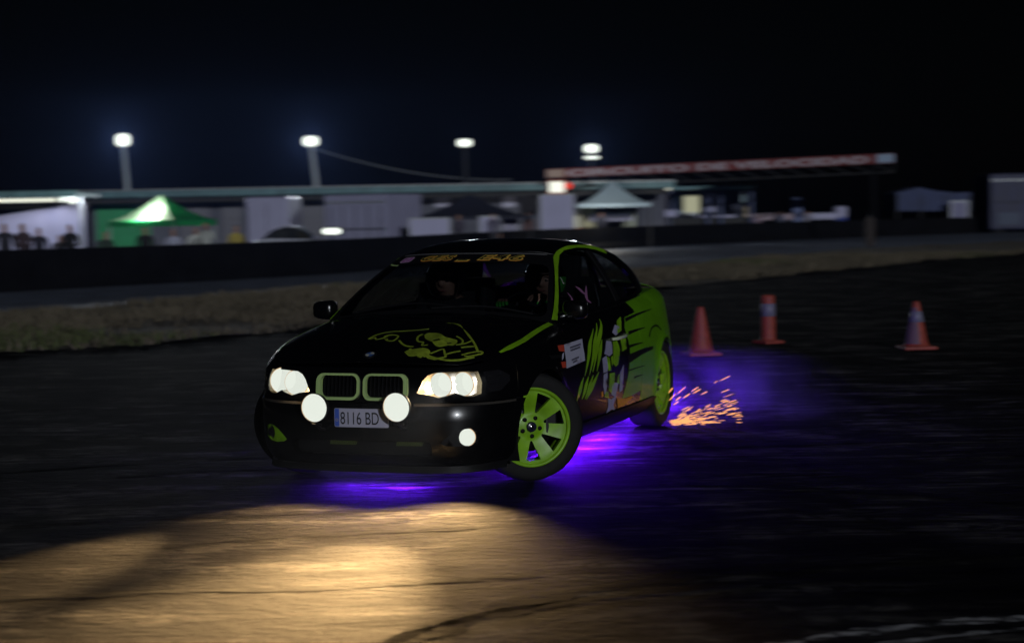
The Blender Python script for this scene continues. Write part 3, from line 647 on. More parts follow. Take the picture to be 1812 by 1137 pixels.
hood_art('bony_hand', [(.548,.192),(.514,.211),(.50,.27),(.521,.333),(.558,.353),(.605,.342),(.592,.300),(.60,.288),(.606,.25),(.575,.215)], None, LIMEDUST)
hood_art('bony_wrist', [(.61,.297),(.615,.325),(.56,.31),(.55,.27)], None, LIMEDUST)
hood_art('cloak_line', [(.523,.292),(.60,.355),(.607,.378),(.61,.405),(.591,.425),(.57,.453),(.541,.446),(.476,.507)], 0.0135, LIMEDUST, k=3)
hood_art('cloak_line', [(.557,.357),(.52,.378),(.479,.404),(.543,.438)], 0.0121, LIMEDUST, k=2)
hood_art('lower_line', [(.497,.206),(.544,.235),(.557,.288),(.590,.375),(.600,.46),(.569,.535),(.505,.602)], 0.0149, LIMEDUST)
hood_art('shaft_line', [(.521,.547),(.515,.574),(.47,.612),(.45,.625),(.428,.622),(.437,.600),(.47,.57),(.52,.53)], 0.0121, LIMEDUST)
hood_art('cloak_spike', [(.391,.470),(.356,.498),(.303,.515)], 0.0135, LIMEDUST); hood_art('cloak_spike', [(.431,.494),(.41,.52),(.387,.555)], 0.0162, LIMEDUST)
# maker's roundel
ro = MB(); ro.patch(disc((.598, 0), .041, None, 0, 24), H2, .02, (), .003, off=.006)
for k in range(4): ro.patch([(.598, 0)]+arc(.598, 0, .026, 90*k, 90*k+90, 6), H2, .02, (), .001, off=.0075, mi=1 if k%2 else 2)
ro.build('bonnet_roundel', [TRIM, pm('roundel_pale', (.45,.45,.4), .3), pm('roundel_blue', (.04,.10,.3), .3)], CAR)
# green lines along the bonnet edge and the screen pillar
both('edge_stripe', H2, LIME, ribbon([(x, min(.748, float(yedge(x))-.010)) for x in np.linspace(-.42, .36, 24)], np.concatenate([np.full(20, .030), np.linspace(.03, .012, 4)])), .03, .0008, off=.0022)
PL = [(-.445,.915),(-.60,1.000),(-.845,1.138),(-1.10,1.280)]; PT = [(x, float(redge(x))-.004) for x in np.linspace(-1.18, -2.22, 16)]
PR = [(-2.205,1.272),(-2.03,1.305),(-1.86,1.322),(-1.68,1.329),(-1.40,1.318),(-1.235,1.289),(-1.06,1.218),(-.90,1.137),(-.67,.996),(-.535,.905)]
both('pillar_stripe', G2, LIME, PL+PT+PR, .03, .0008, off=.002)
# ---- vinyl on the flanks
def side_art(name, mat, polys, off=.0024, res=.04, parent=None):
    for mir in (False, True):
        for p in polys: MB().patch(p, fl, res, (), .0008, mirror=mir, off=off).build(name, mat, CAR)
def claw(pts, w): 
    P = smooth_line(pts, 6); n = len(P); ww = [w*min(1, .12+2.2*min(i/(n-1), 1-i/(n-1))) for i in range(n)]; return ribbon(P, ww)
side_art('claw_mark', LIME, [claw([(-.982,.826),(-.831,.704),(-.701,.55)], .048), claw([(-1.092,.854),(-.93,.705),(-.79,.545)], .048), claw([(-1.203,.873),(-1.125,.80),(-.975,.69),(-.862,.56)], .055), claw([(-1.125,.745),(-1.02,.655),(-.946,.556)], .05),
    claw([(-.675,.543),(-.538,.405)], .05), claw([(-.775,.54),(-.643,.41)], .05), claw([(-.873,.54),(-.703,.404)], .045), claw([(-.99,.55),(-.85,.47),(-.735,.40)], .045)])
LIL = [[(-1.212,.733),(-1.315,.72),(-1.293,.643),(-1.22,.63),(-1.12,.654)],[(-1.07,.629),(-1.159,.641),(-1.19,.56),(-1.17,.535),(-1.09,.533)],[(-1.094,.524),(-1.176,.53),(-1.151,.409),(-1.12,.39),(-1.081,.448)],[(-1.45,.822),(-1.541,.803),(-1.49,.76),(-1.433,.75),(-1.367,.775)],
       [(-1.28,.436),(-1.34,.45),(-1.416,.436),(-1.365,.35),(-1.269,.375)],[(-1.461,.505),(-1.543,.55),(-1.53,.46),(-1.516,.38),(-1.448,.373)],[(-1.20,.36),(-1.273,.345),(-1.383,.36),(-1.333,.300),(-1.385,.262),(-1.298,.275),(-1.194,.262),(-1.217,.305)]]
GRN = [[(-1.346,.717),(-1.437,.717),(-1.466,.656),(-1.418,.561),(-1.36,.55),(-1.306,.577),(-1.32,.65)],[(-1.225,.519),(-1.337,.516),(-1.325,.45),(-1.266,.385),(-1.206,.41)],[(-1.165,.634),(-1.221,.623),(-1.259,.535),(-1.20,.538)],[(-1.519,.721),(-1.64,.73),(-1.626,.65),(-1.518,.639)],[(-1.13,.405),(-1.196,.405),(-1.215,.358),(-1.125,.373)],[(-1.513,.844),(-1.622,.864),(-1.571,.774),(-1.473,.761)],[(-1.414,.489),(-1.446,.50),(-1.44,.43),(-1.385,.44)],[(-1.26,.62),(-1.30,.63),(-1.30,.58),(-1.28,.56)]]
side_art('chequer_patch', LILAC, LIL); side_art('chequer_patch', LIME, GRN)
# the torn green field that starts on the door and runs on over the rear quarter
side_art('green_field', GREEN, [[(-1.980,.875),(-1.84,.865),(-1.70,.855),(-1.66,.79),(-1.69,.70),(-1.705,.60),(-1.66,.49),(-1.60,.40),(-1.525,.322),(-1.76,.322),(-1.980,.336)]], off=.002)
def slash(pts, w0, w1): P = smooth_line(pts, 6); return ribbon(P, np.linspace(w0, w1, len(P)))
side_art('black_slash', TRIM, [slash([(-1.72,.748),(-1.93,.755),(-2.14,.758)], .024, .006), slash([(-1.69,.660),(-1.85,.663),(-2.02,.662)], .020, .005), slash([(-1.78,.441),(-1.88,.443),(-2.0,.441)], .014, .005), slash([(-1.70,.838),(-2.05,.860),(-2.42,.871)], .024, .006), slash([(-1.66,.500),(-1.85,.502),(-2.05,.500)], .012, .004),
    slash([(-1.64,.575),(-1.85,.592),(-2.05,.603),(-2.30,.606)], .060, .022), slash([(-2.22,.69),(-2.35,.742),(-2.52,.748),(-2.64,.71)], .012, .012)], off=.0045)
stk = both('sponsor_sticker', fl, WHITEP, [(-.378,.769),(-.723,.780),(-.712,.645),(-.357,.626)], .05, .0008, off=.0024)
both('sticker_corner', fl, REDP, [(-.262,.772),(-.373,.769),(-.368,.727),(-.273,.738)], .05, .0008, off=.0024)
both('sticker_corner', fl, REDP, [(-.27,.673),(-.352,.669),(-.352,.632),(-.286,.636)], .05, .0008, off=.0024)
both('sticker_stroke', fl, WHITEP, claw([(-.29,.682),(-.32,.705),(-.352,.722)], .02), .03, .0008, off=.0030)
bl = []
for (x0, x1, z) in ((-.47,-.68,.742),(-.47,-.66,.725),(-.46,-.60,.668),(-.48,-.56,.652)):
    bl.append(ribbon([(x0, z), ((x0+x1)/2, z+.004), (x1, z+.008)], .011))
for p in bl: both('sticker_print', fl, pm('grey_print', (.10,.10,.14), .5), p, .05, .0006, off=.0034)
side_art('flame_patch', ORANGEP, [[(-1.40,.335),(-1.47,.33),(-1.60,.318),(-1.78,.315),(-1.70,.285),(-1.55,.275),(-1.45,.268),(-1.42,.30)], [(-1.04,.415),(-1.07,.42),(-1.09,.385),(-1.05,.38)]], off=.0035)
# wheel-arch swage on the green quarter
both('arch_lip', fl, BLACK, [p for p in arc(0,.31,AR+.014,40,188,24)]+[p for p in arc(0,.31,AR-.002,188,40,24)], .04, .008, off=.003)
both('arch_lip', fl, GREEN, [p for p in arc(RX,.31,AR+.014,-5,132,24)]+[p for p in arc(RX,.31,AR-.002,132,-5,24)], .04, .008, off=.003)
both('wing_vent', fl, TRIM, [(-.10,.725),(-.30,.715),(-.31,.70),(-.12,.70)], .05, .002, off=.002)
both('side_repeater', fl, CHROME, ribbon([(-.155,.648),(-.20,.652),(-.245,.648)], .013), .03, .004, off=.006)
# door furniture
for mir, d in zip((False, True), doors):
    s = -1 if mir else 1
    P = [flank(x, z, o) for x, z, o in ((-1.62,.745,.004),(-1.60,.744,.026),(-1.53,.741,.036),(-1.43,.738,.036),(-1.36,.735,.028),(-1.33,.734,.004))]
    MB().tube([Vector((p[0], s*p[1], p[2])) for p in P], [.010,.012,.013,.013,.012,.010], 8).build('handle', pm('handle_glint', (.6,.68,.5), .2, coat=1) if not mir else BLACK, d)  # pale colour paints a glint on the left handle; the right stays black
    MB().patch(door, fl, .12, (), .02, mirror=mir, off=-.06).build('door_trim', INT, d)
    mr = MB()
    bm = bmesh.new(); bmesh.ops.create_cube(bm, size=1); bmesh.ops.subdivide_edges(bm, edges=bm.edges[:], cuts=3, use_grid_fill=True)
    for v in bm.verts:
        q = Vector(v.co)*2; n = (abs(q.x)**4+abs(q.y)**4+abs(q.z)**4)**.25; q /= n
        k = 1-.18*(q.y*.5+.5); f = 1 if q.x < 0 else 1.1
        v.co = Vector((q.x*.055*f, q.y*.076, q.z*.066*k))
    bm.verts.index_update(); T = Matrix.Translation((-.60, s*.850, .965)) @ Matrix.Rotation(s*.12, 4, 'Z') @ Matrix.Scale(s, 4, (0,1,0))
    Fm = [[v.index for v in f.verts] for f in bm.faces]
    if mir: Fm = [f[::-1] for f in Fm]
    mr.add([T@v.co for v in bm.verts], Fm, True); bm.free()
    mr.tube([(-.56, s*.765, .925), (-.57, s*.80, .935), (-.585, s*.81, .945)], [.03,.028,.025], 8)
    mo = mr.build('wing_mirror', BLACK, CAR)
    MB().box((-.655, s*.850, .965), (.004, .125, .10), bev=.002).build('mirror_glass', CHROME, mo)
# sticker on the driver's window, numerals behind the pillar
W1 = [(-1.01,1.015),(-1.05,1.06),(-1.02,1.066),(-.985,1.02)]
pk = [claw([(-1.40,1.085),(-1.31,1.03),(-1.28,1.00),(-1.33,.975)], .035), claw([(-1.19,1.09),(-1.25,1.06),(-1.30,1.03)], .03), claw([(-.975,1.06),(-1.0,1.02),(-.96,.985),(-.92,.985)], .028)]
for p in pk: MB().patch(p, G2, .03, (), .0006, off=-.009).build('window_sticker', PINKP, CAR)
V, F = text_mesh('2', .062); V[:,0] = -V[:,0]
MB().add(G_(V[:,0]-.985, V[:,1]+1.115, -.009), F).build('window_number', pm('grey_white', (.5,.5,.5), .5), CAR)
# ---- inside, floor, wheel housings
fp = MB(); pp = [(x, max(.02, float(np.interp(-x, -PC[:,0][1:-1], PC[1:-1,1]))-.10)) for x in np.linspace(.66, -3.58, 40)]
fp.patch(pp+[(x, -y) for x, y in pp[::-1]], lambda a, b, o=0.: np.stack([a, b, 0*a+.17+o], -1), .15, [[(.36,.50),(-.36,.50),(-.36,.76),(.36,.76)][::-1], [(.36,-.50),(-.36,-.50),(-.36,-.76),(.36,-.76)], [(RX+.36,.52),(RX-.36,.52),(RX-.36,.70),(RX+.36,.70)][::-1], [(RX+.36,-.52),(RX-.36,-.52),(RX-.36,-.70),(RX+.36,-.70)]], .02)
fp.build('floor_pan', TRIM, CAR)
for ax in (0, RX):
    for s in (1, -1):
        w = MB(); n = 20; yo = .80 if ax == 0 else .79; yi = .46
        A = [(ax+.36*math.cos(a), .31+.36*math.sin(a)) for a in np.linspace(-.45, math.pi+.45, n+1)]
        w.add([(x, s*yo, z) for x, z in A]+[(x, s*yi, z) for x, z in A], [(i, i+1, n+2+i, n+1+i) for i in range(n)], True)
        w.add([(x, s*yi, z) for x, z in A]+[(ax, s*yi, .25)], [(i, i+1, n+1) for i in range(n)])
        w.build('wheel_housing', TRIM, CAR)
MB().box((-.32, 0, .55), (.03, 1.40, .60)).build('bulkhead', TRIM, CAR)
ds = MB(); pr = [(-.36,.90),(-.55,.945),(-.74,.95),(-.82,.925),(-.84,.84),(-.80,.68),(-.60,.60)]
ds.add([(x, y, z-.02*abs(y/.68)**3) for y in np.linspace(-.69,.69,13) for x, z in pr], [(j*7+i, j*7+i+1, j*7+8+i, j*7+7+i) for j in range(12) for i in range(6)], True); ds.build('dashboard', INT, CAR)
MB().box((-2.42, 0, .72), (.06, 1.30, .62), bev=.02).build('rear_bulkhead', INT, CAR)
MB().box((-2.75, 0, .985), (.62, 1.16, .02)).build('parcel_shelf', INT, CAR)
for s in (1, -1):
    se = MB(); T = Matrix.Translation((-1.62, s*.36, .62)) @ Matrix.Rotation(-.22, 4, 'Y')
    se.box(T@Vector((-.05, 0, .18)), (.10, .50, .70), bev=.04, M=T.to_3x3().to_4x4()); se.box(T@Vector((-.05, 0, .58)), (.08, .30, .20), bev=.035, M=T.to_3x3().to_4x4())
    for q in (1, -1): se.box(T@Vector((.03, q*.23, .22)), (.18, .05, .50), bev=.02, M=T.to_3x3().to_4x4())
    se.box((-1.38, s*.36, .42), (.50, .48, .14), bev=.04); se.build('bucket_seat', INT, CAR)
ST = Matrix.Translation((-.99, .36, .90)) @ Matrix.Rotation(math.pi/2, 4, 'Z') @ Matrix.Rotation(R(-22), 4, 'X')
sw = MB(); sw.lathe([(.165+.013*math.cos(a), .013*math.sin(a)) for a in np.linspace(0, 2*math.pi, 9)[:-1]], ST, 32, close=True)
for a in (0, 2.1, 4.2): sw.tube([ST@Vector((0,0,0)), ST@Vector((.16*math.cos(a+.5), 0, .16*math.sin(a+.5)))], .012, 6)
sw.tube([ST@Vector((0,.0,0)), ST@Vector((0,-.22,0))], .02, 8) ; sw.build('steering_wheel', TRIM, CAR)
cage = MB()
for s in (1, -1):
    cage.tube([(-1.95, s*.60, .25), (-1.95, s*.585, .95), (-1.97, s*.50, 1.27), (-1.97, s*.3, 1.30), (-1.97, 0, 1.305)], .02, 8)
    cage.tube([(-1.97, s*.50, 1.27), (-2.40, s*.45, 1.02), (-2.85, s*.42, .6)], .02, 8)
cage.tube([(-1.95, .585, .80), (-1.95, -.585, .80)], .02, 8); cage.tube([(-1.95,.58,.4),(-1.97,-.48,1.25)], .02, 8); cage.build('roll_cage', DARKM, CAR)
# ---- wheels
TY = [(.235,-.10),(.262,-.108),(.295,-.106),(.312,-.092),(.318,-.06),(.318,.06),(.312,.092),(.295,.106),(.262,.108),(.235,.10)]
def spoke_holes():
    hs = []
    for k in range(7):
        a = 88-51.43*k-25.7
        pts = []
        for r, ha in ((.088, 4.), (.125, 9.), (.165, 11.5), (.193, 12.5), (.200, 10.5)): pts.append((r, ha))
        L = [(r*math.cos(R(a+h)), r*math.sin(R(a+h))) for r, h in pts]; Q = [(r*math.cos(R(a-h)), r*math.sin(R(a-h))) for r, h in pts[::-1]]
        hs.append(smooth_line(L+Q+L[:1], 3)[:-1])
    return hs
SPH = spoke_holes()
def face(a, b, o=0.):
    r = np.hypot(a, b); d = .060+.030*sm(.07,.21,r)-.012*sm(.05,.075,r)
    return np.stack([a, d+o, b], -1)
def make_wheel():
    w = empty('wheel', parent=CAR)
    MB().lathe(TY, None, 48).build('tyre', RUBBER, w)
    r = MB(); r.patch(arc(0,0,.218,0,360,72)[:-1], face, .017, SPH, .030)
    r.lathe([(.214,.088),(.222,.096),(.232,.098),(.236,.092),(.234,.080),(.214,.07),(.205,-.02),(.205,-.10),(.225,-.108),(.235,-.10)], None, 56); r.build('rim', LIME, w)
    c = MB(); c.lathe([(0,.078),(.024,.078),(.030,.074),(.030,.060)], None, 24); c.build('centre_cap', pm('cap_blue_black', (.015,.015,.04), .25, coat=.6), w)
    e = MB(); e.lathe([(0,.0795),(.011,.0795),(.013,.078)], None, 16); e.build('cap_emblem', CHROME, w)
    for k in range(5):
        a = R(48+72*k); T = Matrix.Translation((.056*math.cos(a), 0, .056*math.sin(a)))
        MB().lathe([(0,.066),(.009,.066),(.0095,.062),(.0125,.0635),(.013,.058)], T, 14).build('wheel_bolt', TRIM, w)
    d = MB(); d.lathe([(.07,.02),(.15,.02),(.15,-.004),(.07,-.004)], None, 40); d.lathe([(0,.03),(.07,.03),(.075,.02)], None, 24); d.build('brake_disc', DARKM, w)
    MB().box((-.13,.01,.02), (.07,.09,.15), bev=.01).build('brake_caliper', DARKM, w)
    return w
w0 = make_wheel()
STEER = R(-51)
for i, (x, y, s) in enumerate(((0,.735,1),(0,-.705,-1),(RX,.725,1),(RX,-.725,-1))):
    w = w0 if i == 0 else copy_tree(w0, CAR)
    M = Matrix.Translation((x, y, .318))
    if x == 0: M = M @ Matrix.Rotation(STEER, 4, 'Z')
    # lathe axis is local +Y (outward on the left); local x must point backwards-to-forwards so spokes read as in the photograph
    if s < 0: M = M @ Matrix.Rotation(math.pi, 4, 'Z')
    if x != 0: M = M @ Matrix.Rotation(R(17), 4, 'Y')
    w.matrix_local = M
# ---- exhaust and the violet tubes under the floor
MB().tube([(-3.3,-.4,.24),(-3.74,-.4,.24)], .04, 12).build('exhaust_pipe', CHROME, CAR)
def glow_tube(p, q, en):
    p, q = Vector(p), Vector(q)
    t = MB().tube([p, q], .008, 8).build('underglow_tube', VIOLETE, CAR)
    ld = bpy.data.lights.new('underglow_light', 'AREA'); ld.shape = 'RECTANGLE'; ld.size = (q-p).length; ld.size_y = .02; ld.energy = en; ld.color = (.11, .004, 1.)
    lo = bpy.data.objects.new('underglow_light', ld); COL.objects.link(lo); lo.parent = CAR
    lo.location = (p+q)/2+Vector((0,0,-.012)); lo.rotation_euler = (0, 0, math.atan2((q-p).y, (q-p).x))
glow_tube((-.42,.60,.155), (-2.30,.60,.155), 230); glow_tube((-.42,-.60,.155), (-2.30,-.60,.155), 50)
glow_tube((.52,-.30,.15), (.52,.30,.15), 36); glow_tube((-3.35,-.5,.155), (-3.35,.5,.155), 60)
pl_ = bpy.data.lights.new('smoke_fill', 'POINT'); pl_.energy = 190; pl_.color = (.11,.004,1.); pl_.shadow_soft_size = .04; po_ = bpy.data.objects.new('smoke_fill', pl_); COL.objects.link(po_); po_.parent = CAR; po_.location = (-3.73, .35, .12)  # added point light with no tube, there to light the smoke violet
# ---- what the lamps throw
def beam(name, loc, yaw, down, angle, watts, blend=.6, rad=.04, col=(1,.62,.26)):
    d = bpy.data.lights.new(name, 'SPOT'); d.energy = watts; d.spot_size = R(angle); d.spot_blend = blend; d.color = col; d.shadow_soft_size = rad
    o = bpy.data.objects.new(name, d); COL.objects.link(o); o.parent = CAR; o.location = loc
    o.rotation_euler = Vector((math.cos(down)*math.cos(yaw), math.cos(down)*math.sin(yaw), -math.sin(down))).to_track_quat('-Z', 'Y').to_euler()
beam('headlight_beam', (.80, .55, .62), R(5.5), R(10), 34, 5200, 1.); beam('headlight_beam', (.80, -.55, .62), R(2), R(15), 21, 1100, 1.)
beam('fog_beam', (.735, .62, .327), R(8), R(26), 84, 330, 1.)
beam('spot_lamp_beam', (.925, .285, .50), R(16), R(29), 80, 230, 1.); beam('spot_lamp_beam', (.925, -.215, .49), R(17), R(31), 82, 230, 1.)
# ---------------------------------------------------------------- people
def skin_mesh(V, E, Rr, sub=2):
    me = bpy.data.meshes.new('body'); me.from_pydata(V, E, []); o = bpy.data.objects.new('body', me); COL.objects.link(o)
    o.modifiers.new('skin', 'SKIN').use_smooth_shade = True; s = o.modifiers.new('sub', 'SUBSURF'); s.levels = s.render_levels = sub
    for i, r in enumerate(Rr):
        d = me.skin_vertices[0].data[i]; d.radius = (r, r) if not hasattr(r, '__len__') else r; d.use_root = (i == 0)
    dg = bpy.context.evaluated_depsgraph_get(); out = bpy.data.meshes.new_from_object(o.evaluated_get(dg))
    bpy.data.objects.remove(o); bpy.data.meshes.remove(me); return out
class Fig:
    def __init__(s): s.V = []; s.E = []; s.R = []
    def add(s, p, r, prev=None):
        s.V.append(tuple(p)); s.R.append(r); i = len(s.V)-1
        if prev is not None: s.E.append((prev, i))
        return i
    def chain(s, prev, *pr):
        for p, r in pr: prev = s.add(p, r, prev)
        return prev
    def hand(s, wrist, d, up, k=1.):                          # palm, four bent fingers of unequal length, thumb off the side
        w = Vector(s.V[wrist]); d = Vector(d).normalized(); up = Vector(up).normalized(); side = d.cross(up).normalized()
        palm = s.add(w+d*.055*k, .030*k, wrist)
        for q, ln in ((-1.5,.065),(-.5,.078),(.5,.083),(1.5,.074)):
            b = w+d*.095*k+side*q*.019*k
            s.chain(palm, (b, .0105*k), (b+d*ln*.5*k-up*.012*k, .0095*k), (b+d*ln*.78*k-up*.038*k, .008*k))
        t = w+d*.03*k+side*.036*k
        s.chain(palm, (t, .012*k), (t+d*.035*k+side*.018*k-up*.012*k, .010*k), (t+d*.06*k+side*.014*k-up*.03*k, .009*k))
    def mesh(s, sub=2): return skin_mesh(s.V, s.E, s.R, sub)
SKINM = pm('skin', (.36,.20,.14), .55); HAIR = pm('dark_hair', (.012,.010,.009), .6)
def paint(me, fn, mats):
    for m in mats: me.materials.append(m)
    me.polygons.foreach_set('material_index', [fn(Vector(p.center)) for p in me.polygons]); me.polygons.foreach_set('use_smooth', [True]*len(me.polygons)); me.update()
def standing(pose):
    f = Fig(); p = f.add((0,0,.93), (.155,.105)); c0 = f.chain(p, ((0,0,1.08),(.14,.095)), ((0,-.01,1.25),(.165,.105)), ((0,0,1.40),(.12,.08)))
    n = f.chain(c0, ((0,-.005,1.475),.052)); h = f.chain(n, ((0,-.02,1.545),(.066,.075)), ((0,-.02,1.625),(.076,.092)), ((0,-.005,1.695),(.06,.07)))
    f.add((0,-.118,1.59), .014, len(f.V)-2)
    for s in (1,-1):
        k = f.chain(p, ((s*.10,0,.82),.088), ((s*.11,-.01,.48),.058), ((s*.115,.01,.10),.042)); f.chain(k, ((s*.12,-.05,.045),.04), ((s*.13,-.15,.035),.035))
        sh = f.chain(c0, ((s*.185,0,1.385),.058))
        if pose == 'down': w = f.chain(sh, ((s*.24,.02,1.12),.042), ((s*.25,-.06,.90),.028)); f.hand(w, (0,-.1,-1), (0,1,0) if s > 0 else (0,1,0))
        elif pose == 'fold': w = f.chain(sh, ((s*.25,-.02,1.13),.044), ((s*.04,-.20,1.14+.03*s),.030)); f.hand(w, (-s,-.05,.1), (0,-1,.2))
        else:
            if s > 0: w = f.chain(sh, ((s*.27,-.12,1.20),.042), ((s*.16,-.22,1.44),.028)); f.hand(w, (-.6,.1,.8), (0,-1,0))
            else: w = f.chain(sh, ((s*.25,0,1.12),.042), ((s*.24,-.10,.90),.028)); f.hand(w, (0,-.1,-1), (0,1,0))
    me = f.mesh(1)
    def which(c):
        if c.z > 1.47: return 3 if (c.z > 1.66 or (c.y > .02 and c.z > 1.53)) else 2
        if c.z < .09: return 4
        if c.z < .97 and abs(c.x) < .215: return 1
        if pose == 'down' and c.z < .92: return 2
        return 0
    paint(me, which, [TRIM, TRIM, SKINM, HAIR, TRIM]); return me
PMESH = {k: standing(k) for k in ('down', 'fold', 'up')}
CLOTH = {}
def cloth(c):
    if c not in CLOTH: CLOTH[c] = pm('cloth', c, .85)
    return CLOTH[c]
def person(x, y, rz, pose, top, legs, label, h=1., group='spectators behind the barrier'):
    o = bpy.data.objects.new('person', PMESH[pose]); COL.objects.link(o); o.location = (x, y, float(gz(x, y))); o.rotation_euler = (0,0,rz); o.scale = (h,h,h)
    for i, c in ((0, top), (1, legs)): o.material_slots[i].link = 'OBJECT'; o.material_slots[i].material = cloth(c)
    return tag(o, label, 'person', group)
# the two in the car
GLOVE = pm('green_glove', (.06,.42,.05), .6); SUIT = pm('race_suit', (.010,.010,.012), .8); HELM = pm('helmet_shell', (.006,.006,.008), .15, coat=1)
def occupant(y0, driver, label):
    f = Fig(); X = -1.47
    p = f.add((X,y0,.52), (.16,.12)); c = f.chain(p, ((X-.02,y0,.66),(.15,.11)), ((X-.05,y0,.83),(.175,.115)), ((X-.05,y0,.95),(.12,.08)))
    n = f.chain(c, ((X-.04,y0,1.01),.055)); f.chain(n, ((X-.01,y0,1.06),(.066,.078)), ((X,y0,1.125),(.076,.092)), ((X-.01,y0,1.19),(.06,.07)))
    f.add((X+.108,y0,1.095), .014, len(f.V)-2)
    for s in (1,-1):
        k = f.chain(p, ((X+.10,y0+s*.10,.52),.085), ((X+.45,y0+s*.13,.60),.058), ((X+.75,y0+s*.11,.32),.042))
        sh = f.chain(c, ((X-.04,y0+s*.185,.93),.06))
        if driver:
            a = .9 if s > 0 else 2.5
            tgt = Vector((-.99,.36,.90))+Vector((-.38*.165*math.sin(a)*1.0,.165*math.cos(a),.165*math.sin(a)*.93))
            el = Vector((X+.16, y0+s*.29, .84)); w = f.chain(sh, (el,.044), (tgt+Vector((-.07,s*.02,-.005)),.030)); f.hand(w, (1,-s*.15,.12), (0,s*.35,1), 1.1)
        else:
            w = f.chain(sh, ((X+.12,y0+s*.25,.72),.044), ((X+.34,y0+s*.12,.64),.030)); f.hand(w, (1,-s*.3,-.2), (0,0,1))
    me = f.mesh(2)
    hx = lambda c: (c.x > -1.10 and c.z > .80) if driver else (c.x > X+.33 and c.z > .58 and abs(c.y-y0) < .22)
    paint(me, lambda c: 1 if (c.z > 1.0 and c.z < 1.3 and c.x > X-.2) else (2 if hx(c) else 0), [SUIT, SKINM, GLOVE if driver else SKINM])
    o = bpy.data.objects.new('person', me); COL.objects.link(o); o.matrix_world = CAR.matrix_basis; tag(o, label, 'person')
    # open-face helmet with a peak
    hm = MB(); cx = Vector((X-.005, y0, 1.125)); na, ne = 40, 24; V = []; F = []
    for L_ in (0, 1):
        for j in range(ne+1):
            e = R(-62+152*j/ne)
            for i in range(na):
                a = 2*math.pi*i/na; r = 1-.09*L_
                V.append(cx+Vector((.150*math.cos(e)*math.cos(a)*r, .138*math.cos(e)*math.sin(a)*r, .152*math.sin(e)*r)))
    def hole(i, j):
        a = (2*math.pi*(i+.5)/na+math.pi)%(2*math.pi)-math.pi; e = -62+152*(j+.5)/ne; return abs(a) < R(60) and -48 < e < 14
    q = (ne+1)*na; keep = {(i, j) for j in range(ne) for i in range(na) if not hole(i, j)}
    for (i, j) in keep:
        a, b, c_, d = j*na+i, j*na+(i+1)%na, (j+1)*na+(i+1)%na, (j+1)*na+i
        F.append((a, b, c_, d)); F.append((q+d, q+c_, q+b, q+a))
        for (di, dj, u, v) in ((1,0,b,c_),(-1,0,d,a),(0,1,c_,d),(0,-1,a,b)):
            if ((i+di)%na, j+dj) not in keep: F.append((u, v, q+v, q+u))
    hm.add(V, F, True)
    pk = []
    for t in np.linspace(-1, 1, 11):
        a = t*R(58); b = cx+Vector((.150*math.cos(a)*.97, .138*math.sin(a)*.97, .036)); pk.append((b, b+Vector((.055*(1-.6*t*t), .01*t, .010))))
    P1 = [p for a, b in pk for p in (a, b)]
    pkm = MB(); pkm.add(P1+[p+Vector((0,0,.008)) for p in P1], [(2*i, 2*i+2, 2*i+3, 2*i+1) for i in range(10)]+[(22+2*i, 22+2*i+1, 22+2*i+3, 22+2*i+2) for i in range(10)]+[(2*i+1, 2*i+3, 22+2*i+3, 22+2*i+1) for i in range(10)])
    h = hm.build('helmet', HELM, o); pkm.build('peak', pm('helmet_peak', (.10,.10,.13), .3, coat=.5), h)  # grey colour paints the highlight along the dark helmet's peak
    fc = MB()
    for s in (1,-1):
        fc.tube([(X+.068, y0+s*.030-.014, 1.113), (X+.078, y0+s*.030, 1.118), (X+.066, y0+s*.030+.014, 1.113)], [.005,.009,.005], 6)
        fc.tube([(X+.074, y0+s*.030-.02, 1.136), (X+.080, y0+s*.030, 1.141), (X+.070, y0+s*.030+.02, 1.136)], .004, 5)
    fc.build('eye', HAIR, o); MB().tube([(X+.070, y0-.026, 1.052), (X+.079, y0, 1.050), (X+.070, y0+.026, 1.052)], [.004,.007,.004], 6).build('mouth', pm('lips', (.25,.09,.08), .5), o)
    if driver:
        gp = MB(); gp.add([cx+Vector((.150*1.02*math.cos(e)*math.cos(a), .138*1.02*math.cos(e)*math.sin(a), .152*1.02*math.sin(e))) for e in np.linspace(-.6,.1,6) for a in np.linspace(1.12,1.75,6)], [(j*6+i, j*6+i+1, j*6+i+7, j*6+i+6) for j in range(5) for i in range(5)], True); gp.build('helmet_flash', GLOVE, h)
    return o
occupant(-.355, False, 'passenger in a dark open-face helmet with a peak, bare face showing through the windscreen')
occupant(.36, True, 'driver in a dark suit and helmet, green gloved hands on the steering wheel')
# ---------------------------------------------------------------- concrete barrier, paddock and everything beyond
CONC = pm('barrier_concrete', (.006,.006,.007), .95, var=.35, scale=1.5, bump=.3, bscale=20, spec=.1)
def wall_run(pts, h, w, mat, seg, name, parent):
    L = np.array(pts); D = np.concatenate([[0], np.cumsum(np.linalg.norm(np.diff(L,axis=0),axis=1))]); k = int(D[-1]//seg)
    for i in range(k):
        a = np.array([np.interp(i*seg+.012, D, L[:,j]) for j in (0,1)]); b = np.array([np.interp((i+1)*seg-.012, D, L[:,j]) for j in (0,1)]); d = b-a; ln = np.linalg.norm(d); n = np.array([-d[1], d[0]])/ln
        pr = [(-w,-.05),(-w,.10),(-w*.45,.32),(-w*.32,h),(w*.32,h),(w*.45,.32),(w,.10),(w,-.05)]
        V = [(*(a+n*q), z) for q, z in pr]+[(*(b+n*q), z) for q, z in pr]
        m = MB(); m.add(V, [(j, j+1, 9+j, 8+j) for j in range(7)]+[tuple(range(8))[::-1], tuple(range(8,16))]); m.build(name, mat, parent)
bw = thing('barrier', 'long dark concrete barrier curving along the far edge of the track', 'barrier')
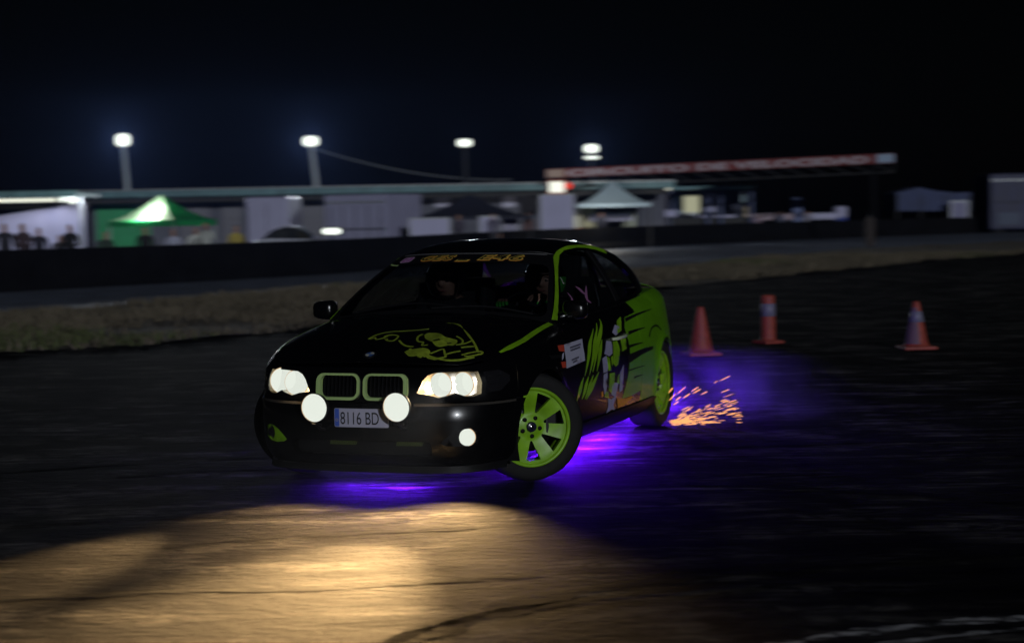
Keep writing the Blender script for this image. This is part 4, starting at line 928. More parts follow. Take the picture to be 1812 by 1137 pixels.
wall_run([tuple(p) for p in BARS if p[1] < 110 and p[1] > 22], .96, .30, CONC, 4., 'barrier_block', bw)

WALLG = pm('grey_render', (.12,.125,.16), .85, var=.18, scale=.7); WALLW = pm('white_sheet', (.46,.46,.66), .7, var=.08, scale=.8)
WALLGR = pm('green_board', (.03,.34,.13), .6, var=.15, scale=1.5); ROOFM = pm('roof_edge', (.10,.20,.22), .5, var=.3, scale=2); NAVY = pm('navy_cloth', (.02,.022,.04), .8)
TENTG = pm('green_canopy', (.03,.36,.13), .6, var=.1, scale=2); TENTW = pm('white_canopy', (.72,.72,.66), .6); TENTB = pm('pale_blue_canopy', (.46,.60,.70), .6); 
def cloth_through(m, amt):
    N = m.node_tree.nodes; L = m.node_tree.links; tl = N.new('ShaderNodeBsdfTranslucent'); tl.inputs[0].default_value = N['Principled BSDF'].inputs['Base Color'].default_value; mx = N.new('ShaderNodeMixShader'); mx.inputs[0].default_value = amt
    L.new(N['Principled BSDF'].outputs[0], mx.inputs[1]); L.new(tl.outputs[0], mx.inputs[2]); L.new(mx.outputs[0], N['Material Output'].inputs[0])
cloth_through(TENTG, .45); cloth_through(TENTB, .4); TENTLIT = pm('canopy_painted_lit', (.34,.55,.36), .6); cloth_through(TENTLIT, .5)  # pale green puts lamplight into the colour of one green canopy slope
POLE = pm('galvanised', (.34,.36,.37), .45, metal=.5); DKP = pm('dark_post', (.02,.02,.022), .7)
WIN = pm('dark_window', (.015,.016,.02), .1, coat=1); SHUT = pm('roller_shutter', (.16,.16,.19), .6)
COOL = (.80,.86,.78)
LAMPW = lampmat('floodlight_lit', COOL, 2.); LAMPS = lampmat('small_lamp_lit', (.80,.82,.68), 1.2); LED = lampmat('red_led', (1,.05,.02), .9); WARM = lampmat('warm_window', (.62,.62,.42), .55); LEDW = lampmat('board_lit', (.82,.85,.74), 1.3)
# long pit building, parallel to the picture, about 80 m off
Y0 = 84.; S0 = Y0/FPX
pb = thing('pit_building', 'long low pit building with a flat blue grey roof edge behind the tents', 'building', (0, Y0, -.45))
xl = at(162, 400, Y0).x; xr = at(1175, 400, Y0).x
def pbz(px, py): return at(px, py, Y0).z+.45
zt = pbz(520, 345)
MB().box(((xl+xr)/2, 2.6, zt/2), (xr-xl, 5, zt)).build('wall', WALLG, pb)
MB().box(((xl+xr)/2, 2.1, zt+.16), (xr-xl+.8, 6.6, .30)).build('roof', ROOFM, pb)
MB().box(((xl+xr)/2, -1.22, zt+.335), (xr-xl+.9, .10, .05)).build('gutter', POLE, pb)
MB().box(((xl+xr)/2, -1.0, zt-.16), (xr-xl, .5, .2)).build('eaves_beam', DKP, pb)
def on_pb(px0, px1, py0, py1, mat, nm, d=.06):
    a = at(px0, py0, Y0); b = at(px1, py1, Y0); return MB().box(((a.x+b.x)/2, -d/2+.1-.03, (a.z+b.z)/2+.45), (abs(b.x-a.x), d+.06, abs(a.z-b.z)), bev=.01).build(nm, mat, pb)
on_pb(170, 268, 352, 440, WALLGR, 'green_wall')
for a, b in ((318,372),(392,428),(524,575),(960,1010),(1040,1075)):
    d = on_pb(a, b, 362, 430, SHUT, 'shutter')
    for k in range(7):
        z = -.2+k*.28; p = at((a+b)/2, 400, Y0); MB().box((p.x, -.075, z+.6), ((b-a)*S0*.98, .03, .02)).build('slat', SHUT, d)
for a, b in ((722,735),(768,795),(888,912)):
    w = on_pb(a, b, 346, 366, WHITEP if a > 750 else WIN, 'window'); 
def flood(px, py, Y, base_py, lean, w=.34, hh=.30, I=900, label='', spot2=False):
    c = at(px, py, Y); b = at(px+lean, base_py, Y); zb = float(gz(b.x, Y))
    foot = Vector((b.x+(b.x-c.x)*(b.z-zb)/max(.1, c.z-b.z)*.25, Y, zb))
    t = thing('floodlight', label, 'floodlight', (foot.x, Y, zb), 0, 'floodlights on poles above the paddock')
    T = lambda p: Vector(p)-foot
    MB().tube([Vector((0,0,0)), T((b.x, Y, b.z)), T((c.x, Y, c.z-.25))], [.14,.13,.12], 10).build('pole', POLE if px < 700 else DKP, t)
    hd = MB().box(T((c.x, Y+.06, c.z)), (w*2+.10, .22, hh*2+.10), bev=.06).build('lamp_head', DKP, t)
    pr = rrect(-w, w, -hh, hh, min(w, hh)*.8, 6)
    MB().patch(pr, lambda a, b_, o=0.: np.stack([a+T((c.x,0,0)).x, -.06-.08*(1-(a/w)**2*.6-(b_/hh)**2*.4)-o+0*a, b_+T((0,0,c.z)).z], -1), .08).build('lens', LAMPW, hd)
    if spot2:
        q = at(px+1, py+16, Y); MB().box(T((q.x, Y-.02, q.z)), (.86, .16, .20), bev=.05).build('lamp_head', DKP, t); MB().box(T((q.x, Y-.12, q.z)), (.74, .04, .13), bev=.015).build('lens', LAMPW, t)
    if I:
        ld = bpy.data.lights.new('flood_light', 'SPOT'); ld.energy = I; ld.color = (.82,.9,1.); ld.shadow_soft_size = .3; ld.spot_size = R(150); ld.spot_blend = .4
        lo = bpy.data.objects.new('flood_light', ld); COL.objects.link(lo); lo.parent = t; lo.location = T((c.x, Y-.45, c.z)); lo.rotation_euler = (R(-80), 0, 0)
    return c
F1 = flood(218, 248, 92, 330, 7, .35, .32, 4600, 'brightest floodlight on its leaning pole above the green canopy')
F2 = flood(550, 250, 94, 322, 9, .38, .25, 4000, 'floodlight on a leaning pole with a cable running off to the right')
F3 = flood(822, 253, 98, 330, 2, .36, .19, 350, 'small square floodlight on a dark pole above the dark tent')
F4 = flood(1046, 263, 98, 330, 1, .36, .22, 1900, 'double floodlight above the pale blue tent', True)
cb = [at(556, 263, 94)+(at(905, 318, 100)-at(556, 263, 94))*t+Vector((0,0,-1.3*4*t*(1-t)*.35)) for t in np.linspace(0, 1, 14)]
tag(MB().tube(cb, .03, 6).build('overhead_cable', POLE), 'thin pale cable sagging from the second floodlight across the dark sky', 'cable')
# open shelter at the far left: strip light, white back wall
Y1 = 66.; S1 = Y1/FPX; B1 = at(-60, 400, Y1)
sh = thing('open_shelter', 'open sided shelter with a white back wall and a lit strip under its roof', 'shelter', (at(60, 400, Y1).x, Y1, -.45))
bx = lambda px: at(px, 400, Y1).x-at(60, 400, Y1).x; bz = lambda px, py: at(px, py, Y1).z+.45
MB().add([(bx(-70), .2, 0), (bx(161), -.9, 0), (bx(161), -.9, bz(161, 358)), (bx(-70), .2, bz(-70, 392)), (bx(-70), .26, 0), (bx(161), -.84, 0), (bx(161), -.84, bz(161, 358)), (bx(-70), .26, bz(-70, 392))], [(0,1,2,3),(7,6,5,4),(3,2,6,7),(1,5,6,2),(0,3,7,4)]).build('back_wall', WALLW, sh)
MB().box((bx(50), -.6, bz(50, 348)), (230*S1, 3.6, .14)).build('roof', ROOFM, sh)
MB().box((bx(50), -2.42, bz(50, 345)), (230*S1, .08, .20)).build('roof_edge', ROOFM, sh)
MB().box((bx(50), -.5, bz(50, 366)), (225*S1, .06, .16)).build('cross_beam', DKP, sh)
MB().box((bx(6), -2.3, bz(6, 347)/2), (.13, .13, bz(6, 347))).build('post', DKP, sh); MB().box((bx(163), -1.6, bz(160, 347)/2), (.10, .10, bz(160, 347))).build('post', POLE, sh)
sl = MB().box((bx(50), -.9, bz(50, 355)), (132*S1, .14, .16), bev=.03).build('strip_light', POLE, sh); MB().box((bx(50), -.985, bz(50, 355)), (128*S1, .03, .12), bev=.01).build('tube', LAMPS, sl)
ld = bpy.data.lights.new('strip_glow', 'AREA'); ld.shape = 'RECTANGLE'; ld.size = 128*S1; ld.size_y = .12; ld.energy = 20; ld.color = (.86,.88,1); lo = bpy.data.objects.new('strip_glow', ld); COL.objects.link(lo); lo.parent = sh; lo.location = (bx(50), -1.0, bz(50, 361)); lo.rotation_euler = (R(-25), 0, 0)
for px, r in ((134, .11), (150, .17)):
    M = Matrix.Translation((bx(px), -1.75, bz(px, 353))) @ Matrix.Rotation(math.pi, 4, 'Z')
    h = MB().lathe([(0,-.16),(r*.7,-.13),(r*1.05,0),(r,.02)], M, 16).build('round_lamp', POLE, sh); MB().lathe([(0,.06),(r*.6,.05),(r*.97,.012)], M, 16).build('lens', LAMPW, h)
ld = bpy.data.lights.new('round_glow', 'POINT'); ld.energy = 60; ld.color = (.85,.9,1); ld.shadow_soft_size = .15; lo = bpy.data.objects.new('round_glow', ld); COL.objects.link(lo); lo.parent = sh; lo.location = (bx(150), -2.15, bz(150, 353))
# canopies
def canopy(px0, px1, ex, apex_px, apex_py, Y, mat, label, wallc=None, legc=POLE, front=None, drop=.22, group='pop-up canopies in the paddock', depth=None, near=None):
    s = Y/FPX; Yc = Y if near is None else Y*(1+(px1-px0)/2/FPX); x0 = at(px0, ex, Yc).x; x1 = at(px1, ex, Yc).x; c = (x0+x1)/2; w = (x1-x0)/2; ze_ = at((px0+px1)/2, ex, Y).z; za = at(apex_px, apex_py, Y).z; g0 = float(gz(c, Y)); dp = depth or w
    ax = at(apex_px, apex_py, Yc).x-c; t = thing('canopy', label, 'tent', (c, Y+dp, g0), 0, group); e = ze_-g0; a = za-g0
    cor = [(-w,-dp),(w,-dp),(w,dp),(-w,dp)]
    if near is not None: nx_ = at(near, ex, Y).x-c; cor = [(-w,0),(nx_,-dp),(w,0),(-nx_,dp)]
    for k in range(4):
        p, q = cor[k], cor[(k+1)%4]; V = []; n = 8
        for i in range(n+1):
            u = i/n; zz = e+(a-e)*(u**1.55)
            for j in range(n+1):
                v = j/n; bx_ = p[0]+(q[0]-p[0])*v; by_ = p[1]+(q[1]-p[1])*v
                V.append((bx_+(ax-bx_)*u*.97, by_+(0-by_)*u*.97, zz-.06*math.sin(math.pi*v)*(1-u)))
        m = MB(); m.add(V, [(i*(n+1)+j, i*(n+1)+j+1, (i+1)*(n+1)+j+1, (i+1)*(n+1)+j) for i in range(n) for j in range(n)], True)
        m.build('roof_panel', front if (front and k == 0) else mat, t)
    vl_ = MB()
    for k in range(4):
        p, q = cor[k], cor[(k+1)%4]; vl_.add([(p[0],p[1],e),(q[0],q[1],e),(q[0],q[1],e-drop),(p[0],p[1],e-drop)], [(0,1,2,3)])
    vl_.build('valance', mat, t)
    for p in cor: MB().box((p[0]*.97, p[1]*.97, e/2), (.06,.06,e)).build('leg', legc, t)
    return t
canopy(190, 382, 389, 285, 344, 61, TENTG, 'green peaked canopy tent, one slope coloured pale for lamplight', None, POLE, TENTLIT, near=308)
canopy(726, 942, 383, 828, 343, 70, NAVY, 'dark navy canopy tent with white panels under it', None, DKP, None, .12)
canopy(1022, 1152, 360, 1087, 320, 80, TENTB, 'pale blue peaked canopy tent beneath the double floodlight', None, DKP, None, .16)
# added point lights with no fixtures, brightening the green and blue canopies
for (px, py, Y, en) in ((266, 374, 62.2, 330), (1070, 352, 78, 160)):
    ld = bpy.data.lights.new('canopy_fill', 'POINT'); ld.energy = en; ld.color = (1,.97,.88); ld.shadow_soft_size = .1; lo = bpy.data.objects.new('canopy_fill', ld); COL.objects.link(lo); lo.location = at(px, py, Y)
# box bodies
def boxy(name, px0, px1, py0, py1, Y, dp, label, cat, mat, rz=0, round_=.08, extra=None, group=None):
    a = at(px0, py0, Y); b = at(px1, py1, Y); g0 = float(gz((a.x+b.x)/2, Y)); t = thing(name, label, cat, ((a.x+b.x)/2, Y+dp/2, g0), rz, group)
    w = b.x-a.x; h = a.z-g0
    MB().box((0,0,h/2+.25), (w, dp, h-.5), bev=round_).build('body', mat, t)
    for x in (-w*.32, w*.32):
        for y in (-dp*.42, dp*.42): MB().lathe([(0,-.1),(.28,-.1),(.33,-.06),(.33,.06),(.28,.1),(0,.1)], Matrix.Translation((x, y, .33)), 16).build('wheel', RUBBER, t)
    if extra: extra(t, w, h, dp)
    return t
VANW = pm('lilac_white_paint', (.33,.33,.48), .5, var=.06, scale=1)
def vanbits(t, w, h, dp):
    MB().box((-w*.02, -dp/2-.012, h*.52), (.02,.03,h*.8)).build('door_seam', DKP, t); MB().box((w*.06, -dp/2-.03, h*.48), (.05,.06,.3)).build('handle', DKP, t)
    MB().box((0, -dp/2-.02, .45), (w*.9,.08,.14), bev=.02).build('bumper', DKP, t)
    for s in (1,-1): MB().box((s*w*.44, -dp/2-.015, .75), (.07,.04,.3), bev=.01).build('tail_light', pm('dull_red_lens', (.15,.02,.02), .3), t)
    MB().box((-w*.47, -dp/2-.02, h*.6), (.05,.05,h*.55)).build('hinge_post', DKP, t)
boxy('panel_van', 433, 514, 349, 430, 72, 4.2, 'white panel van parked tail on beside the low pale car', 'van', VANW, 0, .14, vanbits)
def trailer(t, w, h, dp):
    MB().box((0, -dp/2-.012, h*.55), (w*.96,.03,.05)).build('rub_rail', DKP, t); MB().box((0, -dp/2-.014, h*.9), (w*.96,.03,.06)).build('top_rail', POLE, t)
    for k in range(5): MB().box((-w*.4+k*w*.2, -dp/2-.010, h*.5), (.02,.024,h*.7)).build('panel_seam', DKP, t)
boxy('box_trailer', 590, 722, 345, 424, 67, 2.6, 'large white box trailer standing end on between the van and the dark tent', 'trailer', VANW, R(-27), .06, trailer)
# low pale sports car with one lamp lit
def parked(px0, px1, Y, label, mat, lit=False, roofmat=None, group='cars parked in the paddock', hgt=1.25, rz=0., cat='car'):
    x0 = at(px0, 400, Y).x; x1 = at(px1, 400, Y).x; L = x1-x0; cx = (x0+x1)/2; g0 = float(gz(cx, Y)); t = thing('parked_car', label, cat, (cx, Y+.8, g0), rz, group)
    k = L/4.3; pr = [(-2.1,.35),(-2.12,.62),(-1.95,.84),(-1.45,.90),(.75,.86),(1.75,.74),(2.08,.60),(2.12,.35)]
    def loft(pr, ws, nm, m):
        q = MB(); n = len(pr); V = []
        for wy in ws: V += [(x*k*(1-.03*(abs(wy) > .7)), wy, z*hgt/1.25) for x, z in pr]
        q.add(V, [(j*n+i, j*n+i+1, (j+1)*n+i+1, (j+1)*n+i) for j in range(len(ws)-1) for i in range(n-1)], True); q.add(V[:n], [tuple(range(n))]); q.add(V[-n:], [tuple(range(n))[::-1]]); return q.build(nm, m, t)
    loft(pr, (-.82,-.70,0,.70,.82), 'body', mat)
    loft([(-1.75,.86),(-1.15,1.14),(-.55,1.25),(.05,1.22),(.95,.84)], (-.70,-.55,0,.55,.70), 'cabin', roofmat or WIN)
    loft([(-1.05,1.20),(-.55,1.268),(-.05,1.245)], (-.55,0,.55), 'roof', mat)
    for x in (-1.3, 1.35):
        for y in (-.78,.78): MB().lathe([(0,-.09),(.27,-.09),(.31,-.05),(.31,.05),(.27,.09),(0,.09)], Matrix.Translation((x*k, y, .31)), 16).build('wheel', RUBBER, t)
    lx = MB().box((2.02*k, -.55, .66*hgt/1.25), (.16,.34,.13), bev=.04).build('headlight', LAMPS if lit else CHROME, t)
    return t
parked(444, 602, 60, 'low pale sports car with a dark cabin parked close behind the barrier', pm('pale_car_paint', (.50,.52,.62), .25, coat=.6), False, None, 'cars parked in the paddock', 1.42)
dl = thing('work_light', 'bright oval work light standing just over the barrier by the pale car', 'lamp', (at(587, 409, 54).x, 54, -.45)); q = at(587, 409, 54); hz = q.z+.45
MB().tube([(0,0,0),(0,0,hz-.08)], .03, 8).build('stand', DKP, dl); hd = MB().box((0,.03,hz), (.60,.10,.24), bev=.07).build('lamp_head', DKP, dl); MB().patch(rrect(-.27,.27,-.085,.085,.08), lambda a, b, o=0.: np.stack([a, -.035+0*a-o-.02*(1-(a/.27)**2), b+hz], -1), .05).build('lens', LAMPW, hd)
# white boards, tables and goods under the dark tent
def board(px0, px1, py0, py1, Y, mat, label, name='display_board', cat='board', group='pale boards standing in the paddock', th=.06):
    a = at(px0, py0, Y); b = at(px1, py1, Y); g0 = float(gz((a.x+b.x)/2, Y)); t = thing(name, label, cat, ((a.x+b.x)/2, Y, g0), 0, group); w = b.x-a.x; h = a.z-g0; lo_ = max(.12, b.z-g0)
    MB().box((0,0,(h+lo_)/2), (w, th, h-lo_), bev=.015).build('panel', mat, t)
    fr_ = MB(); fr_.box((-w/2-.02,0,h/2), (.05,.08,h)); fr_.box((w/2+.02,0,h/2), (.05,.08,h)); fr_.box((0,0,h+.02), (w+.09,.08,.05)); fr_.build('frame', POLE, t)
    for x in (-w*.45, w*.45): MB().box((x, 0, .03), (.06,.5,.06)).build('foot', DKP, t)
    return t
board(726, 795, 388, 417, 66, WALLW, 'wide white board under the left side of the dark tent')
board(850, 880, 384, 412, 69, WALLW, 'narrow white board in the middle of the dark tent')
board(957, 1015, 346, 406, 76, WALLW, 'tall white board between the dark tent and the lit board')
board(890, 916, 379, 408, 71, pm('grey_lilac_sheet', (.33,.32,.44), .7), 'small grey board under the right side of the dark tent')
# lit board with a red lamp on the gantry's near leg
GY = 82.; gl = at(1000, 310, GY); gr_ = at(1545, 290, 88.)
gt = thing('gantry', 'long red gantry with white lettering spanning the track between dark legs', 'gantry', (gl.x, GY, -.2))
def gp_(px, py, t): Y = GY+(88-GY)*t; return at(px, py, Y)-Vector((gl.x, GY, -.2))
A0, A1 = gp_(966, 300, -.06), gp_(966, 315, -.06); B0, B1 = gp_(1583, 271, 1.07), gp_(1583, 288, 1.07)
BANR = pm('gantry_red', (.15,.02,.02), .6, var=.2, scale=2)
dy = Vector((.0,.25,0))
MB().add([A0, A1, B1, B0, A0+dy, A1+dy, B1+dy, B0+dy], [(0,1,2,3),(7,6,5,4),(0,3,7,4),(1,5,6,2),(0,4,5,1),(3,2,6,7)]).build('banner', BANR, gt)
for tt, px, py in ((0, 1003, 312), (1, 1548, 288)):
    p = gp_(px, py, tt); MB().tube([(p.x, p.y+.15, -.4), (p.x, p.y+.15, p.z+.3)], .12, 10).build('leg', pm('black_steel', (.004,.004,.005), .8, spec=.1), gt)
tr = MB()
for t in np.linspace(0, 1, 16):
    p = A1.lerp(B1, t)+Vector((0,.15,0)); p2 = A1.lerp(B1, min(1, t+1/15))+Vector((0,.15,-.45)); tr.tube([p, p2], .03, 5)
tr.tube([A1+Vector((0,.15,-.45)), B1+Vector((0,.15,-.45))], .04, 6); tr.build('truss', DKP, gt)
V, F = text_mesh('CIRCUITO DE VELOCIDAD', 1., .05, 0, 1.02); x0, x1 = V[:,0].min(), V[:,0].max()
def ban(u, v): 
    u = np.asarray(u)[:,None]; v = np.asarray(v)[:,None]; lo_ = np.array(A1)+(np.array(B1)-np.array(A1))*u; hi_ = np.array(A0)+(np.array(B0)-np.array(A0))*u; return lo_+(hi_-lo_)*v+np.array([0,-.012,0])
MB().add(ban(.055+(V[:,0]-x0)/(x1-x0)*.865, .14+V[:,1]/.73*.70), F).build('lettering', pm('gantry_white', (.33,.29,.33), .6), gt)
MB().add(ban(np.array([.945,.998,.998,.945]), np.array([.06,.06,.94,.94])), [(0,1,2,3)]).build('end_panel', pm('pale_blue_print', (.25,.33,.45), .6), gt)
MB().add(ban(np.array([.003,.048,.048,.003]), np.array([.06,.06,.94,.94])), [(0,1,2,3)]).build('end_panel', pm('tan_print', (.32,.24,.20), .6), gt)
lb = thing('lit_board', 'small glowing white board with a red lamp at its right side', 'sign', (at(985, 331, 80).x, 80, -.3)); p = at(985, 331, 80); z = p.z+.3; s = 80/FPX
MB().tube([(0,.12,0),(0,.12,z)], .06, 8).build('post', DKP, lb); MB().box((0,.05,z), (32*s,.14,25*s), bev=.03).build('case', pm('warm_case', (.25,.05,.02), .5), lb); MB().box((0,-.04,z), (26*s,.05,19*s), bev=.02).build('panel', LEDW, lb)
MB().lathe([(0,.05),(.10,.03),(.15,0),(.15,-.1)], Matrix.Translation((21*s,0,z+2*s)) @ Matrix.Rotation(math.pi, 4, 'Z'), 16).build('red_lamp', LED, lb)
# pale hall behind the blue tent, kiosk to its right
boxy('site_cabin', 1012, 1178, 326, 400, 86, 4, 'wide pale site cabin behind the pale blue tent', 'cabin', pm('cabin_grey', (.17,.16,.22), .7, var=.1, scale=1), 0, .05, lambda t, w, h, dp: (MB().box((0,0,h+.06), (w+.3,dp+.3,.12)).build('roof', ROOFM, t), MB().box((w*.2,-dp/2-.01,h*.55), (.8,.05,1.2)).build('door', SHUT, t), [MB().box((x*w,-dp/2-.01,h*.7), (.7,.05,.5)).build('window', WIN, t) for x in (-.3,-.1,.4)]))
KY = 93.; ks = KY/FPX; kx = at(1253, 400, KY).x; ki = thing('kiosk', 'open fronted kiosk with a thin teal roof and one lit window', 'kiosk', (kx, KY, -.45)); kX = lambda px: at(px, 400, KY).x-kx; kZ = lambda px, py: at(px, py, KY).z+.45
MB().box((0,-.2,kZ(1253, 333)), (148*ks, 3.4, .14), bev=.02).build('roof', pm('teal_edge', (.14,.30,.34), .5), ki)
MB().box((0,1.3,kZ(1253,334)/2), (140*ks,.12,kZ(1253,334))).build('back_wall', pm('kiosk_navy', (.03,.035,.06), .8), ki)
MB().box((0,-.9,kZ(1253,385)/2), (140*ks,.5,kZ(1253,385))).build('counter', DKP, ki)
for px in (1185, 1247, 1270, 1323): MB().box((kX(px),-1.5,kZ(px,335)/2), (.16,.16,kZ(px,335))).build('post', pm('kiosk_blue', (.04,.06,.16), .6), ki)
MB().box((kX(1202), 1.2, kZ(1202,362)), (22*ks,.08,30*ks)).build('window', pm('blue_pane', (.22,.32,.42), .3), ki)
wf_ = MB().box((kX(1228), 1.2, kZ(1228,362)), (31*ks,.10,36*ks)).build('window', POLE, ki); MB().box((kX(1228), 1.13, kZ(1228,361)), (28*ks,.04,29*ks), bev=.02).build('pane', WARM, wf_)
MB().box((kX(1260),1.2,kZ(1260,358)), (20*ks,.08,34*ks)).build('white_panel', WALLW, ki); MB().box((kX(1316),-1.0,kZ(1316,351)), (16*ks,.08,12*ks)).build('sign_panel', pm('pale_teal', (.25,.36,.42), .5), ki)
kl = thing('wall_lamp', 'small square lamp glowing at the left end of the kiosk roof', 'lamp', (at(1177, 332, 88).x, 88, -.45)); p = at(1177, 332, 88); MB().tube([(0,.1,0),(0,.1,p.z+.45)], .05, 8).build('post', DKP, kl); MB().box((0,.04,p.z+.45), (24*88/FPX,.16,12*88/FPX), bev=.03).build('case', DKP, kl); MB().box((0,-.05,p.z+.45), (19*88/FPX,.03,8*88/FPX), bev=.01).build('lens', LAMPS, kl)
# tables, parasols and small things along the wall at the right
def table(px, py, Y, w, label, mat, things_=True):
    p = at(px, py, Y); g0 = float(gz(p.x, Y)); h = p.z-g0; t = thing('table', label, 'table', (p.x, Y, g0), 0, 'tables set out behind the far wall')
    MB().box((0,0,h), (w,.8,.05), bev=.01).build('tabletop', mat, t)
    for x in (-w*.42, w*.42):
        for y in (-.32,.32): MB().box((x,y,h/2-.02), (.05,.05,h-.05)).build('leg', DKP, t)
    MB().add([(-w/2-.01,-.41,h+.03),(w/2+.01,-.41,h+.03),(w/2+.01,-.43,h-.30),(-w/2-.01,-.43,h-.30)], [(0,1,2,3)]).build('cloth', mat, t)
    return p
table(1080, 379, 83, 2.0, 'table with a pale cloth below the pale blue tent', WALLW); table(1160, 373, 88, 2.0, 'table with a white cloth at the left of the kiosk', WALLW)
table(1362, 379, 97, 2.6, 'long table with a pale pink cloth right of the kiosk', pm('pink_cloth', (.45,.36,.42), .8)); table(1450, 378, 99, 1.8, 'short table with a white cloth near the blue bin', WALLW); table(1265, 382, 93, 2.0, 'white table in front of the kiosk', WALLW)
def crate(px0, px1, py0, py1, Y, mat, label, cat='box'):
    a = at(px0, py0, Y); b = at(px1, py1, Y); w = b.x-a.x; g0 = float(gz((a.x+b.x)/2, Y)); h = a.z-g0; t = thing('stacked_boxes' if False else 'crate', label, cat, ((a.x+b.x)/2, Y, g0), 0, 'boxes and coolers behind the far wall')
    MB().box((0,0,h/2), (w, w*.8, h), bev=.03).build('body', mat, t); MB().box((0,0,h+.02), (w*1.04, w*.84, .06), bev=.015).build('lid', mat, t)
crate(1005, 1028, 370, 400, 82, pm('cream_plastic', (.62,.62,.48), .5), 'cream box beside the tall white board'); crate(1031, 1052, 367, 392, 83, pm('pale_yellow', (.60,.58,.36), .5), 'pale yellow box left of the blue tent leg')
crate(1100, 1124, 377, 400, 84, pm('cream_green', (.50,.54,.40), .5), 'cream green box under the right side of the blue tent'); crate(1298, 1322, 367, 384, 95, pm('tan_box', (.45,.36,.20), .6), 'tan box at the right end of the kiosk')
crate(1402, 1418, 352, 380, 98, pm('blue_box', (.12,.16,.34), .6), 'dark blue box between the two right tables')
red = thing('red_barrier', 'dull red plastic barrier standing before the white board', 'barrier', (at(1018, 420, 79).x, 79, -.4)); MB().box((0,0,.625), (44*79/FPX,.4,1.25), bev=.08).build('body', pm('red_plastic', (.30,.05,.03), .6), red); MB().box((0,0,1.28), (38*79/FPX,.2,.14), bev=.04).build('top_rib', pm('red_plastic', (.34,.07,.03), .6), red)
bn = thing('waste_bin', 'white and blue bin standing on the wall end beside the dark gantry leg', 'bin', (at(1487, 395, 99).x, 99, -.45)); zb = at(1487, 365, 99).z+.45; zm = at(1487, 384, 99).z+.45
MB().lathe([(0,0),(.34,0),(.36,zm)], Matrix.Rotation(math.pi/2, 4, 'X'), 16).build('lower_band', pm('bin_blue', (.04,.07,.32), .5), bn); MB().lathe([(.36,zm),(.38,zb-.1),(.30,zb),(0,zb)], Matrix.Rotation(math.pi/2, 4, 'X'), 16).build('drum', WALLW, bn)
# marquee, cars and a lorry at the right
mq = thing('marquee', 'blue white marquee with a shallow peak standing at the right', 'tent', (at(1640, 390, 112).x, 112, -.45)); ms = 112/FPX; mX = lambda px: at(px, 390, 112).x-at(1640, 390, 112).x; mZ = lambda px, py: at(px, py, 112).z+.45
MQ = pm('marquee_cloth', (.045,.06,.14), .75, var=.2, scale=1.2)
V = []; prf = [(1587,341),(1600,338),(1614,335),(1626,331),(1642,335),(1660,338),(1690,341),(1718,340)]
for y in (0, 3.5): V += [(mX(px), y, mZ(px, py)) for px, py in prf]+[(mX(px), y, mZ(px, 373)) for px, py in prf]
n = len(prf); MB().add(V[:2*n], [(i, i+1, n+i+1, n+i) for i in range(n-1)], True).build('side_wall', MQ, mq); MB().add(V[2*n:], [(i+1, i, n+i, n+i+1) for i in range(n-1)], True).build('side_wall', MQ, mq); MB().add(V, [(i+1, i, 2*n+i, 2*n+i+1) for i in range(n-1)], True).build('roof', MQ, mq)
for px in (1588, 1630, 1672, 1716):
    for y in (0,3.5): MB().box((mX(px), y, mZ(px, 345)/2), (.08,.08,mZ(px,345))).build('post', DKP, mq)
parked(1596, 1672, 109, 'small pale car under the near edge of the marquee', pm('pale_lilac_paint', (.20,.20,.30), .35), False, None, 'cars parked in the paddock', 1.15)
board(1683, 1712, 357, 388, 111, pm('pale_sheet', (.22,.22,.36), .7), 'pale board at the right end of the marquee')
lo_t = boxy('lorry', 1752, 1850, 308, 388, 118, 4, 'blue grey lorry body cut by the right edge of the picture', 'lorry', pm('lorry_blue', (.028,.032,.085), .6, var=.3, scale=1.5), 0, .1, trailer)
MB().box((-.6,-2.03,1.2), (1.5,.05,.8)).build('side_panel', pm('lorry_panel', (.05,.07,.13), .6), lo_t)
pt = thing('marshal_post', 'thin brownish post standing on the grass edge at the right', 'post', (at(1540, 440, 74).x, 74, 0)); MB().box((0,0,.6), (.35,.2,1.2), bev=.04).build('board', pm('brown_board', (.03,.022,.02), .8), pt); MB().tube([(0,.12,0),(0,.12,1.35)], .05, 8).build('stake', DKP, pt)
